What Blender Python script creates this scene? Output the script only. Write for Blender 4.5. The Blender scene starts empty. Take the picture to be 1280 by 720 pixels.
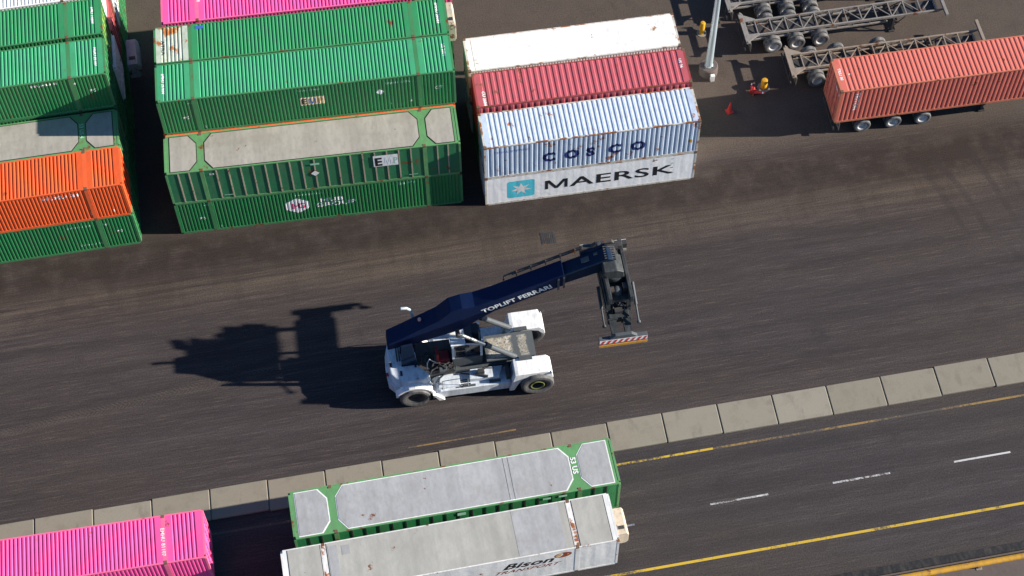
import bpy, bmesh, math, random
from mathutils import Vector, Matrix
random.seed(7)
S = bpy.context.scene
C = S.collection
R = math.radians
PI = math.pi

# ------------------------------------------------------------------ materials
class NT:
    def __init__(s, name):
        s.m = bpy.data.materials.new(name); s.m.use_nodes = True
        s.t = s.m.node_tree; s.n = s.t.nodes; s.l = s.t.links
        s.b = s.n['Principled BSDF']
    def node(s, t, **k):
        n = s.n.new(t)
        for a, v in k.items(): setattr(n, a, v)
        return n
    def setin(s, n, i, v):
        if hasattr(v, 'is_output') or isinstance(v, bpy.types.NodeSocket): s.l.new(v, n.inputs[i])
        else: n.inputs[i].default_value = v
    def math(s, op, a, b=0.0, clamp=False):
        n = s.node('ShaderNodeMath', operation=op, use_clamp=clamp)
        s.setin(n, 0, a); s.setin(n, 1, b); return n.outputs[0]
    def mix(s, f, a, b, mode='MIX'):
        n = s.node('ShaderNodeMix', data_type='RGBA', blend_type=mode)
        s.setin(n, 0, f); s.setin(n, 6, a); s.setin(n, 7, b); return n.outputs[2]
    def ramp(s, f, lo, hi, a=0.0, b=1.0):
        n = s.node('ShaderNodeMapRange'); n.clamp = True
        s.setin(n, 0, f); s.setin(n, 1, lo); s.setin(n, 2, hi); s.setin(n, 3, a); s.setin(n, 4, b); return n.outputs[0]
    def noise(s, v, scale, detail=4, rough=.55):
        n = s.node('ShaderNodeTexNoise'); s.l.new(v, n.inputs['Vector'])
        n.inputs['Scale'].default_value = scale; n.inputs['Detail'].default_value = detail; n.inputs['Roughness'].default_value = rough
        return n.outputs[0]
    def scaled(s, v, sc):
        n = s.node('ShaderNodeVectorMath', operation='MULTIPLY'); s.l.new(v, n.inputs[0]); n.inputs[1].default_value = sc; return n.outputs[0]
    def coords(s, rnd=True):
        o = s.node('ShaderNodeTexCoord').outputs['Object']
        if not rnd: return o
        r = s.node('ShaderNodeObjectInfo').outputs['Random']
        k = s.math('MULTIPLY', r, 87.0)
        a = s.node('ShaderNodeVectorMath', operation='ADD'); s.l.new(o, a.inputs[0]); s.l.new(k, a.inputs[1]); return a.outputs[0]
    def bump(s, h, strength, dist=.01):
        n = s.node('ShaderNodeBump'); n.inputs['Strength'].default_value = strength; n.inputs['Distance'].default_value = dist
        s.l.new(h, n.inputs['Height']); s.l.new(n.outputs[0], s.b.inputs['Normal'])

def c4(c): return (c[0], c[1], c[2], 1)
RUST = (.16, .055, .02)
def paint(name, col, rough=.55, dirt=.35, rust=0.0, metal=0.0, dirtcol=(.12, .10, .08), fade=.18, rustcol=RUST, spec=.4, bands=0):
    t = NT(name); v = t.coords()
    big = t.noise(v, .5, 3); fine = t.noise(v, 9, 5, .65)
    strk = t.noise(t.scaled(v, (5, 2.2, .35)), 1.0, 4)
    col2 = tuple(min(1, c * (1 + fade) + .02 * fade) for c in col); col1 = tuple(c * (1 - fade) for c in col)
    c = t.mix(big, c4(col1), c4(col2))
    if bands:
        bn = t.noise(t.scaled(v, (1.7, .06, .06)), 1.0, 4, .6); bl = t.noise(t.scaled(v, (.5, .9, 1)), 1.0, 5, .6)
        c = t.mix(t.math('MULTIPLY', t.ramp(bn, .35, .65), bands), c, c4(tuple(x * .66 for x in col)))
        c = t.mix(t.math('MULTIPLY', t.ramp(bl, .50, .72), bands * .8), c, c4(dirtcol))
        d0 = t.noise(t.scaled(v, (1.7, .3, 1)), 1.0, 3)
    d = t.math('MULTIPLY', t.ramp(strk, .45, .75), dirt)
    c = t.mix(d, c, c4(dirtcol))
    d2 = t.math('MULTIPLY', t.ramp(fine, .58, .75), dirt * .6)
    c = t.mix(d2, c, c4(tuple(x * .7 for x in dirtcol)))
    if rust > 0:
        rn = t.noise(v, 1.1, 8, .68)
        rm = t.ramp(rn, .66 - .22 * rust, .70 - .2 * rust)
        rc = t.mix(t.noise(v, 14, 4), c4(tuple(x * .45 for x in rustcol)), c4(tuple(x * 1.7 for x in rustcol)))
        c = t.mix(rm, c, rc)
    t.l.new(c, t.b.inputs['Base Color'])
    t.l.new(t.ramp(fine, .3, .8, rough - .08, min(1, rough + .15)), t.b.inputs['Roughness'])
    t.b.inputs['Metallic'].default_value = metal
    t.bump(t.math('ADD', t.noise(v, 3.5, 3), t.math('MULTIPLY', t.noise(v, 1.1, 2), 3.0)), .30, .022)
    t.b.inputs['Specular IOR Level'].default_value = spec
    return t.m

M = {}
def P(name, *a, **k): M[name] = paint(name, *a, **k); return M[name]
P('green', (.015, .185, .055), rust=.12, dirt=.30)
P('green_lit_roof_b', (.050, .335, .150), rust=.06, dirt=.2)  # teal roof green, lighter than the sides: sunlight on top painted in
P('green_lit_roof', (.030, .265, .095), rust=.08, dirt=.24)  # roof copy of the side green, brightened in colour to look sunlit
P('green_dark', (.020, .165, .068), rust=.12, dirt=.35)
P('green_frame', (.05, .22, .08), rust=.3, dirt=.3)
P('green_plate_frame', (.11, .29, .11), rust=.28, dirt=.35)
P('lime_door', (.20, .34, .05), rust=.1, dirt=.4)
P('pale_green', (.50, .56, .44), rust=.55, dirt=.35, rustcol=(.35, .13, .03))
P('orange', (.74, .105, .022), rust=.1, dirt=.2, fade=.1)
P('orange_frame', (.80, .12, .03), rust=.05, dirt=.25)
P('pink', (.90, .095, .33), rust=.06, dirt=.16, fade=.12, dirtcol=(.4, .12, .1))
P('pink_frame', (.90, .14, .30), rust=.18, dirt=.25, dirtcol=(.4, .2, .1))
P('crimson', (.47, .095, .115), rust=.12, dirt=.3, fade=.15, dirtcol=(.22, .09, .08))
P('crimson_frame', (.30, .045, .04), rust=.6, dirt=.45)
P('cosco', (.50, .59, .72), rust=.22, dirt=.3, rustcol=(.28, .10, .035))
P('cosco_frame', (.58, .56, .50), rust=.72, dirt=.45, rustcol=(.24, .09, .03))
P('reefer', (.88, .88, .87), rust=.04, dirt=.12, fade=.06)
P('reefer_frame', (.62, .59, .52), rust=.55, dirt=.4, rustcol=(.3, .13, .05))
P('white_roof', (.86, .84, .80), rust=.16, dirt=.22, rustcol=(.3, .16, .07))
P('trailer_red', (.60, .145, .105), rust=.05, dirt=.22, fade=.14, dirtcol=(.3, .12, .09))
P('trailer_red_frame', (.50, .16, .09), rust=.35, dirt=.3)
P('plate', (.40, .375, .325), rust=.04, dirt=.4, fade=.16, dirtcol=(.24, .21, .17), rough=.62, bands=.5)
P('plate_cool', (.40, .405, .405), rust=.04, dirt=.4, fade=.16, dirtcol=(.26, .24, .22), rough=.6, bands=.5)
P('bison_white', (.72, .72, .70), rust=.03, dirt=.2)
P('bison_frame', (.70, .69, .66), rust=.25, dirt=.3)
P('bison_post', (.74, .72, .68), rust=.72, dirt=.35, rustcol=(.27, .09, .03))
P('bison_plate', (.42, .41, .365), rust=.03, dirt=.35, dirtcol=(.30, .29, .26), bands=.5)
P('beige_box', (.52, .44, .34), rust=.3, dirt=.4)
P('grey_box', (.35, .36, .38), rust=.2, dirt=.4)
P('beige_post', (.42, .34, .25), rust=.25, dirt=.35)
P('black', (.012, .012, .013), dirt=.3, rust=0)
P('rubber', (.034, .035, .037), rough=.85, dirt=.6, dirtcol=(.16, .15, .14))
P('rubber_dusty', (.085, .086, .088), rough=.9, dirt=.6, dirtcol=(.25, .23, .21))
P('rim_grey', (.45, .45, .45), rough=.5, dirt=.5)
P('rim_dark', (.03, .03, .032), rough=.5, dirt=.5)
P('rim_lime', (.19, .21, .06), rough=.5, dirt=.4)
P('steel', (.27, .25, .225), rough=.5, dirt=.4, rust=.35, metal=.2)
P('steel_warm', (.27, .22, .175), rough=.55, dirt=.4, rust=.4)
P('steel_dark', (.035, .034, .036), rough=.55, dirt=.4, rust=.2)
P('casting', (.14, .085, .05), rough=.7, dirt=.5, rust=.7)
P('galv', (.42, .50, .54), rough=.42, dirt=.25, metal=.35)
P('concrete', (.24, .225, .19), rough=.85, dirt=.3, dirtcol=(.15, .13, .11))
P('verge_dirt', (.10, .078, .072), rough=.9, dirt=.5)
P('rail_yellow', (.48, .25, .02), rough=.5, dirt=.45, rust=.25)
P('yellow', (.58, .29, .010), rough=.5, dirt=.35)
P('cone_red', (.60, .045, .035), rough=.5, dirt=.3)
P('white_paint', (.78, .78, .77), rough=.5, dirt=.25)
P('navy', (.0024, .0115, .050), rough=.6, spec=.12, dirt=.06, fade=.12, dirtcol=(.03, .035, .05))
P('navy_in', (.004, .016, .042), rough=.6, spec=.12, dirt=.2, dirtcol=(.04, .04, .04))
P('machine_white', (.60, .65, .70), rough=.45, dirt=.6, dirtcol=(.22, .22, .23), rust=.05)
P('machine_clean', (.80, .80, .79), rough=.42, dirt=.32, rust=.04)
P('machine_grey', (.062, .072, .080), rough=.6, dirt=.4, dirtcol=(.12, .12, .11))
P('spreader_grey', (.020, .025, .028), rough=.6, dirt=.5, dirtcol=(.10, .10, .095), rust=.15)
P('chrome', (.62, .62, .62), rough=.28, dirt=.15, metal=.8)
P('stripe_red', (.60, .03, .03), dirt=.25)
P('ochre', (.50, .24, .03), dirt=.4, rust=.3)
P('seat_red', (.22, .012, .018), dirt=.2)
P('ink_black', (.012, .012, .016), dirt=.1)
P('ink_navy', (.010, .022, .13), dirt=.15)
P('ink_white', (.78, .78, .76), dirt=.15)
P('ink_cyan', (.085, .55, .66), dirt=.08)
P('ink_pink', (.66, .06, .16), dirt=.1)
P('ink_brown', (.26, .055, .02), dirt=.1)
P('ink_gold', (.55, .33, .10), dirt=.1)
P('ink_blue', (.05, .13, .45), dirt=.1)
P('ink_cream', (.70, .58, .36), dirt=.25)
P('ink_mint', (.35, .62, .45), dirt=.2)
def glass(name, col):
    t = NT(name); t.b.inputs['Base Color'].default_value = c4(col); t.b.inputs['Roughness'].default_value = .06
    t.b.inputs['IOR'].default_value = 1.5; v = t.coords(); t.bump(t.noise(v, 2, 2), .08, .01); M[name] = t.m
glass('glass', (.012, .014, .022))
def lampm(name, col):
    t = NT(name); t.b.inputs['Base Color'].default_value = c4(col); t.b.inputs['Roughness'].default_value = .2; M[name] = t.m
lampm('lens_pink', (.75, .35, .30)); lampm('lens_red', (.4, .01, .01))

# worn deck of the lift truck: grey paint worn to beige and rust flecks
t = NT('worn_deck'); v = t.coords(False)
sx = t.node('ShaderNodeSeparateXYZ'); t.l.new(v, sx.inputs[0])
n1 = t.noise(v, 2.2, 5, .7); n2 = t.noise(v, 7, 6, .75)
x = t.math('ADD', sx.outputs[0], t.math('MULTIPLY', n1, .5))
w1 = t.math('MULTIPLY', t.ramp(x, -2.45, -2.2), t.ramp(x, -1.0, -1.15))
w2 = t.math('MULTIPLY', t.ramp(x, -.72, -.66), t.ramp(x, -.20, -.26))
yy = t.math('ABSOLUTE', t.math('SUBTRACT', sx.outputs[1], -.05))
wy = t.ramp(t.math('ADD', yy, t.math('MULTIPLY', n1, .3)), .82, .72)
w = t.math('MULTIPLY', t.math('MAXIMUM', w1, t.math('MULTIPLY', w2, .7)), wy)
w = t.math('MULTIPLY', w, t.ramp(n2, .40, .50))
wc = t.mix(t.ramp(n2, .56, .66), (.40, .36, .27, 1), (.22, .09, .04, 1))
wc = t.mix(t.ramp(t.noise(v, 5, 4), .52, .58), wc, (.52, .49, .43, 1))
wc = t.mix(t.ramp(t.noise(v, 11, 3), .60, .66), wc, (.12, .12, .14, 1))
cc = t.mix(w, t.mix(n1, (.06, .07, .075, 1), (.10, .11, .115, 1)), wc)
t.l.new(cc, t.b.inputs['Base Color']); t.b.inputs['Roughness'].default_value = .7; M['worn_deck'] = t.m

# ground materials (world positions)
def ground_mat(name, dark, mid, tan, yard):
    t = NT(name); v = t.coords(False)
    sx = t.node('ShaderNodeSeparateXYZ'); t.l.new(v, sx.inputs[0]); X, Y = sx.outputs[0], sx.outputs[1]
    rot = t.node('ShaderNodeMapping'); rot.inputs['Rotation'].default_value = (0, 0, R(-1.7)); t.l.new(v, rot.inputs[0]); rv = rot.outputs[0]
    st1 = t.noise(t.scaled(rv, (.035, .9, 1)), 1.0, 6, .62)
    st2 = t.noise(t.scaled(rv, (.10, 3.2, 1)), 1.0, 6, .66)
    st3 = t.noise(t.scaled(rv, (.6, 11, 1)), 1.0, 4, .7)
    big = t.noise(v, .09, 5, .6); med = t.noise(v, .8, 6, .62); gr = t.noise(v, 13, 4, .75); gr2 = t.noise(v, 45, 2, .8)
    f = t.math('ADD', t.math('MULTIPLY', st1, .45), t.math('ADD', t.math('MULTIPLY', st2, .5), t.math('MULTIPLY', big, .15)))
    c = t.mix(t.ramp(f, .46, .64), c4(dark), c4(mid))
    brn = t.ramp(t.noise(t.scaled(rv, (.05, .16, 1)), 1.0, 4), .42, .62)
    c = t.mix(t.math('MULTIPLY', brn, .55), c, c4((mid[0] * 1.02, mid[1] * .96, mid[2] * .80)))
    c = t.mix(t.math('MULTIPLY', t.ramp(st3, .54, .70), .6), c, c4(tan))
    c = t.mix(t.math('MULTIPLY', t.ramp(st3, .46, .30), .5), c, c4(tuple(a * .6 for a in dark)))
    if yard:
        # pale dust swept along the foot of the stacks, drive line dust, clean dark wheel lanes
        yw = t.math('ADD', Y, t.math('MULTIPLY', t.math('SUBTRACT', st1, .5), 3.0))
        yw = t.math('ADD', yw, t.math('MULTIPLY', X, -.012))
        b1 = t.math('MULTIPLY', t.ramp(yw, -4.6, -3.3), t.ramp(yw, -1.4, -2.8))
        b1 = t.math('MULTIPLY', b1, t.ramp(st2, .36, .66))
        c = t.mix(t.math('MULTIPLY', b1, .62), c, c4(tan))
        up = t.math('MULTIPLY', t.ramp(Y, 1.0, 2.2), t.ramp(med, .25, .6, .55, 1))
        c = t.mix(up, c, c4(tuple(a * .5 + b * .5 for a, b in zip(mid, tan))))
        b2 = t.math('MULTIPLY', t.ramp(st2, .60, .72), t.ramp(Y, -3, -5))
        c = t.mix(t.math('MULTIPLY', b2, .45), c, c4(tan))
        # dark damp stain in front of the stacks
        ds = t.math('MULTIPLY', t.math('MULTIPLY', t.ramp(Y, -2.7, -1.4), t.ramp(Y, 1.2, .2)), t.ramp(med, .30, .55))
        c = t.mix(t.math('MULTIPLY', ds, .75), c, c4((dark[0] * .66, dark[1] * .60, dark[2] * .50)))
        warm = t.math('MULTIPLY', t.ramp(Y, -6, -2), .45); c = t.mix(warm, c, t.mix(1.0, c, (1.10, .98, .80, 1), 'MULTIPLY'))
        pa = t.ramp(t.noise(t.scaled(v, (1.1, .28, 1)), .55, 5, .6), .50, .60)
        pm = t.math('MULTIPLY', pa, t.math('MULTIPLY', t.ramp(Y, -5.5, -3), t.ramp(Y, 1.5, 0)))
        c = t.mix(t.math('MULTIPLY', pm, .28), c, c4((dark[0] * .7, dark[1] * .62, dark[2] * .5)))
        for yl, kk in ((-5.2, .35), (-6.9, .3), (-9.2, .35), (-11.0, .3), (-12.9, .3)):
            dl = t.math('ABSOLUTE', t.math('SUBTRACT', t.math('SUBTRACT', Y, t.math('MULTIPLY', X, .028)), t.math('ADD', yl, t.math('MULTIPLY', t.math('SUBTRACT', big, .5), 3.0))))
            c = t.mix(t.math('MULTIPLY', t.ramp(dl, .42, .12), t.math('MULTIPLY', t.ramp(st2, .36, .58), kk)), c, c4(tuple(a * .55 for a in dark)))
        # curved tyre scrub marks on the right, a lugged tread print on the left
        def track(a, b, q, y0, y1, w, k):
            xc = t.math('ADD', t.math('MULTIPLY', t.math('ADD', t.math('MULTIPLY', Y, q), b), Y), a)
            d = t.math('ABSOLUTE', t.math('SUBTRACT', X, xc))
            m = t.math('MULTIPLY', t.ramp(d, w, w * .35), t.math('MULTIPLY', t.ramp(Y, y0, y0 + 1.2), t.ramp(Y, y1, y1 - 1)))
            return t.math('MULTIPLY', m, t.math('MULTIPLY', t.ramp(med, .3, .6), k))
        tr = None
        for a, b, q, y0, y1 in ((24.9, -.42, -.02, -6.4, -.6), (26.0, -.50, -.03, -6.8, -.4), (28.3, -.36, -.02, -6.9, .2), (29.5, -.42, -.03, -7, .2), (25.6, -.7, -.02, -9.4, -7.0), (26.6, -.72, -.02, -9.4, -7)):
            m = track(a - (.8 if y1 < -5 else 0), b, q, y0, y1, .28, .6); tr = m if tr is None else t.math('MAXIMUM', tr, m)
        c = t.mix(tr, c, c4(tuple(a * .55 + b * .12 for a, b in zip(dark, tan))))
        ln = t.math('SUBTRACT', Y, t.math('ADD', -7.35, t.math('MULTIPLY', X, .115)))
        d = t.math('ABSOLUTE', ln)
        sw = t.math('SINE', t.math('MULTIPLY', t.math('ADD', X, t.math('MULTIPLY', d, 1.2)), 26.0))
        tread = t.math('MULTIPLY', t.math('MULTIPLY', t.ramp(d, .30, .22), t.ramp(sw, .1, .6)), t.math('MULTIPLY', t.ramp(X, -12, -14), t.ramp(med, .3, .55)))
        c = t.mix(t.math('MULTIPLY', tread, .33), c, c4(tan))
        for off in (.55, 2.3):
            d = t.math('ABSOLUTE', t.math('SUBTRACT', ln, off))
            m = t.math('MULTIPLY', t.math('MULTIPLY', t.ramp(d, .26, .1), t.ramp(X, -10, -13)), t.ramp(st2, .35, .6))
            c = t.mix(t.math('MULTIPLY', m, .35), c, c4(tuple(a * .6 for a in dark)))
    else:
        rel = t.math('SUBTRACT', Y, t.math('MULTIPLY', X, math.tan(R(1.75))))
        for yc in (-19.1, -22.1):
            d = t.math('ABSOLUTE', t.math('SUBTRACT', t.math('ABSOLUTE', t.math('SUBTRACT', rel, yc)), .85))
            c = t.mix(t.math('MULTIPLY', t.ramp(d, .5, .1), t.ramp(st2, .3, .6, .15, .5)), c, c4(tuple(a * .78 for a in dark)))
        # asphalt patches and longitudinal wear in the lanes
        pt = t.ramp(t.noise(t.scaled(rv, (.12, .8, 1)), 1, 3), .52, .56)
        c = t.mix(t.math('MULTIPLY', pt, .25), c, c4(tuple(a * .8 for a in dark)))
    g = t.ramp(gr, .3, .72, .55, 1.55)
    c = t.mix(1.0, c, g, 'MULTIPLY')
    sp = t.ramp(gr2, .62, .74)
    c = t.mix(t.math('MULTIPLY', sp, .45), c, c4(tan))
    oil = t.ramp(t.noise(v, .33, 6, .7), .60, .70)
    c = t.mix(t.math('MULTIPLY', oil, .35), c, c4(tuple(a * .55 for a in dark)))
    t.l.new(c, t.b.inputs['Base Color'])
    t.b.inputs['Roughness'].default_value = .92; t.b.inputs['Specular IOR Level'].default_value = .25
    t.bump(t.math('ADD', gr, t.math('MULTIPLY', gr2, .6)), .35, .012)
    M[name] = t.m
ground_mat('asphalt', (.0335, .0272, .0285), (.0545, .0450, .0455), (.104, .084, .066), True)
ground_mat('road_asphalt', (.0375, .0325, .034), (.0535, .0460, .0468), (.088, .076, .068), False)
def line_mat(name, col, worn):
    t = NT(name); v = t.coords(False); n = t.noise(v, 5, 6, .7); b = t.noise(v, .22, 2)
    k = t.math('ADD', n, t.math('MULTIPLY', t.math('SUBTRACT', b, .5), 1.0))
    c = t.mix(t.ramp(k, worn - .08, worn + .1), (.06, .052, .045, 1), c4(col))
    t.l.new(c, t.b.inputs['Base Color']); t.b.inputs['Roughness'].default_value = .75; M[name] = t.m
line_mat('line_yellow', (.52, .34, .025), .38)
line_mat('line_yellow_worn', (.25, .155, .045), .58)
line_mat('line_white', (.50, .49, .48), .36)
line_mat('line_yellow_faint', (.22, .135, .045), .5)

# ------------------------------------------------------------------ geometry helpers
def rotz(p, a):
    c, s = math.cos(a), math.sin(a); return (c * p[0] - s * p[1], s * p[0] + c * p[1], p[2])
class MB:
    def __init__(s, off=(0, 0, 0)): s.v = []; s.f = []; s.mi = []; s.off = off
    def add(s, vs, fs, mi=0):
        b = len(s.v); s.v += [tuple(p) for p in vs]
        for f in fs: s.f.append([b + i for i in f]); s.mi.append(mi)
    def box(s, x0, x1, y0, y1, z0, z1, mi=0):
        vs = [(x0, y0, z0), (x1, y0, z0), (x1, y1, z0), (x0, y1, z0), (x0, y0, z1), (x1, y0, z1), (x1, y1, z1), (x0, y1, z1)]
        s.add(vs, [(3, 2, 1, 0), (4, 5, 6, 7), (0, 1, 5, 4), (1, 2, 6, 5), (2, 3, 7, 6), (3, 0, 4, 7)], mi)
    def prism(s, pts, axis, a, b, mi=0, taper=None):
        """polygon pts (2D) swept along axis from a to b"""
        def mk(p, q):
            return {'y': (p[0], q, p[1]), 'z': (p[0], p[1], q), 'x': (q, p[0], p[1])}[axis]
        n = len(pts); p2 = pts if taper is None else taper
        vs = [mk(p, a) for p in pts] + [mk(p, b) for p in p2]
        fs = [list(range(n))[::-1], [n + i for i in range(n)]] + [(i, (i + 1) % n, n + (i + 1) % n, n + i) for i in range(n)]
        s.add(vs, fs, mi)
    def tube(s, a, b, r, r2=None, n=12, mi=0):
        a = Vector(a); b = Vector(b); d = (b - a); q = d.to_track_quat('Z', 'Y'); r2 = r if r2 is None else r2
        vs = []
        for P_, rr in ((a, r), (b, r2)):
            for i in range(n):
                t_ = 2 * PI * i / n; vs.append(P_ + q @ Vector((rr * math.cos(t_), rr * math.sin(t_), 0)))
        s.add(vs, [list(range(n))[::-1], [n + i for i in range(n)]] + [(i, (i + 1) % n, n + (i + 1) % n, n + i) for i in range(n)], mi)
    def path(s, pts, r, n=8, mi=0):
        pts = [Vector(p) for p in pts]; rings = []
        for i, p in enumerate(pts):
            d = (pts[min(i + 1, len(pts) - 1)] - pts[max(i - 1, 0)]); q = d.to_track_quat('Z', 'Y')
            rings.append([p + q @ Vector((r * math.cos(2 * PI * k / n), r * math.sin(2 * PI * k / n), 0)) for k in range(n)])
        vs = [v for rg in rings for v in rg]; fs = [list(range(n))[::-1], [len(vs) - n + k for k in range(n)]]
        for i in range(len(pts) - 1):
            for k in range(n): fs.append((i * n + k, i * n + (k + 1) % n, (i + 1) * n + (k + 1) % n, (i + 1) * n + k))
        s.add(vs, fs, mi)
    def bar(s, a, b, w, h, mi=0):
        a = Vector(a); b = Vector(b); d = (b - a).normalized(); up = Vector((0, 0, 1))
        if abs(d.z) > .95: up = Vector((1, 0, 0))
        sd_ = d.cross(up).normalized() * (w / 2); u = sd_.cross(d).normalized() * (h / 2)
        vs = [a - sd_ - u, a + sd_ - u, a + sd_ + u, a - sd_ + u, b - sd_ - u, b + sd_ - u, b + sd_ + u, b - sd_ + u]
        s.add(vs, [(3, 2, 1, 0), (4, 5, 6, 7), (0, 1, 5, 4), (1, 2, 6, 5), (2, 3, 7, 6), (3, 0, 4, 7)], mi)
    def lathe(s, prof, origin=(0, 0, 0), axis='z', n=28, mi=0, closed=False):
        """prof: (r, h) list"""
        vs = []; m = len(prof)
        for i in range(n):
            a = 2 * PI * i / n
            for r, h in prof:
                p = (r * math.cos(a), r * math.sin(a), h)
                if axis == 'y': p = (p[0], h, p[1])
                vs.append((p[0] + origin[0], p[1] + origin[1], p[2] + origin[2]))
        fs = []
        for i in range(n):
            for j in range(m if closed else m - 1):
                fs.append((i * m + j, ((i + 1) % n) * m + j, ((i + 1) % n) * m + (j + 1) % m, i * m + (j + 1) % m))
        s.add(vs, fs, mi)
    def mesh(s, name, mats, smooth=False, bevel=0):
        me = bpy.data.meshes.new(name); me.from_pydata([(p[0] - s.off[0], p[1] - s.off[1], p[2] - s.off[2]) for p in s.v], [], s.f)
        mats = mats if isinstance(mats, (list, tuple)) else [mats]
        for m_ in mats: me.materials.append(M[m_])
        for p, i in zip(me.polygons, s.mi): p.material_index = i
        bm = bmesh.new(); bm.from_mesh(me); bmesh.ops.recalc_face_normals(bm, faces=bm.faces)
        if bevel:
            es = [e for e in bm.edges if len(e.link_faces) == 2 and e.calc_face_angle(0) > .5]
            bmesh.ops.bevel(bm, geom=es, offset=bevel, segments=2, affect='EDGES', profile=.6)
        bm.to_mesh(me); bm.free()
        if smooth:
            me.polygons.foreach_set('use_smooth', [True] * len(me.polygons))
            me.set_sharp_from_angle(angle=R(38))
        me.update(); return me
    def build(s, name, mats, parent=None, smooth=False, bevel=0):
        return link(name, s.mesh(name, mats, smooth, bevel), parent)
def link(name, me, parent=None, loc=None, rz=0):
    o = bpy.data.objects.new(name, me); C.objects.link(o)
    if parent: o.parent = parent
    if loc: o.location = loc
    if rz: o.rotation_euler = (0, 0, rz)
    return o
def thing(name, label, cat, loc=(0, 0, 0), rz=0, group=None):
    o = bpy.data.objects.new(name, None); C.objects.link(o); o.location = loc; o.rotation_euler = (0, 0, rz)
    o['label'] = label; o['category'] = cat; o.empty_display_size = .3
    if group: o['group'] = group
    return o
def tag(o, label, cat, group=None):
    o['label'] = label; o['category'] = cat
    if group: o['group'] = group
    return o
def struct(o): o['kind'] = 'structure'; return o

# ------------------------------------------------------------------ lettering and flat marks
def text_bm(txt, size, sx=1.0, bold=0.0, shear=0.0, align='LEFT'):
    cu = bpy.data.curves.new('lettering', 'FONT'); cu.body = txt; cu.size = size; cu.shear = shear; cu.offset = bold * size
    cu.align_x = align; cu.resolution_u = 3; cu.space_character = 1.06
    o = bpy.data.objects.new('lettering', cu); C.objects.link(o)
    dg = bpy.context.evaluated_depsgraph_get(); dg.update()
    me = bpy.data.meshes.new_from_object(o.evaluated_get(dg))
    bpy.data.objects.remove(o); bpy.data.curves.remove(cu)
    bm = bmesh.new(); bm.from_mesh(me); bpy.data.meshes.remove(me)
    for v in bm.verts: v.co.x *= sx; v.co.z = 0
    bmesh.ops.remove_doubles(bm, verts=bm.verts, dist=1e-4)
    return bm
def poly_tri(bm): bmesh.ops.triangulate(bm, faces=bm.faces); return bm
def letter_M(w, h):
    return poly_tri(poly_bm([[(x * w, y * h) for x, y in ((0, 0), (.135, 0), (.135, .72), (.43, 0), (.57, 0), (.865, .72), (.865, 0), (1, 0), (1, 1), (.80, 1), (.5, .25), (.20, 1), (0, 1))]]))
def poly_bm(polys):
    bm = bmesh.new()
    for p in polys:
        bm.faces.new([bm.verts.new((q[0], q[1], 0)) for q in p])
    bm.normal_update(); bmesh.ops.triangulate(bm, faces=bm.faces); return bm
def place(bm, name, mat, parent, u0, fn, flip=(1, 1)):
    """bm in (u,v); bisect at breaks, map with fn(u,v)->xyz"""
    me = bpy.data.meshes.new(name); bmesh.ops.triangulate(bm, faces=bm.faces)
    for v in bm.verts: v.co = Vector(fn(v.co.x + u0[0], v.co.y + u0[1]))
    bmesh.ops.recalc_face_normals(bm, faces=bm.faces)
    bm.to_mesh(me); bm.free(); me.materials.append(M[mat]); return link(name, me, parent)
def cut(bm, u_off, breaks, axis=0):
    lo = min(v.co[axis] for v in bm.verts) + u_off; hi = max(v.co[axis] for v in bm.verts) + u_off
    no = (1, 0, 0) if axis == 0 else (0, 1, 0)
    for b in breaks:
        if lo < b < hi:
            co = [0, 0, 0]; co[axis] = b - u_off
            bmesh.ops.bisect_plane(bm, geom=bm.verts[:] + bm.edges[:] + bm.faces[:], plane_co=co, plane_no=no, dist=1e-6)

# ------------------------------------------------------------------ containers
CW_ = {}
def corr(x0, x1, pitch, depth, sl=.17):
    """trapezoid profile list of (x, d): d=0 crest, depth trough; starts and ends on a crest"""
    n = max(1, round((x1 - x0 - .06) / pitch)); p = (x1 - x0) / (n + .4)
    out = [(x0, 0)]; x = x0 + .4 * p
    for i in range(n):
        out += [(x, 0), (x + sl * p, depth), (x + (.62 - sl) * p, depth), (x + .62 * p, 0)]; x += p
    out.append((x1, 0))
    return out
def corr_at(pr, x):
    for (a, da), (b, db) in zip(pr, pr[1:]):
        if a <= x <= b: return da + (db - da) * ((x - a) / (b - a) if b > a else 0)
    return 0
cache = {}
def sheet_side(pr, z0, z1, y, sgn):
    mb = MB(); n = len(pr)
    mb.v = [(x, y + sgn * d, z0) for x, d in pr] + [(x, y + sgn * d, z1) for x, d in pr]
    mb.f = [(i, i + 1, n + i + 1, n + i) for i in range(n - 1)]; mb.mi = [0] * (n - 1)
    return mb
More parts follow.
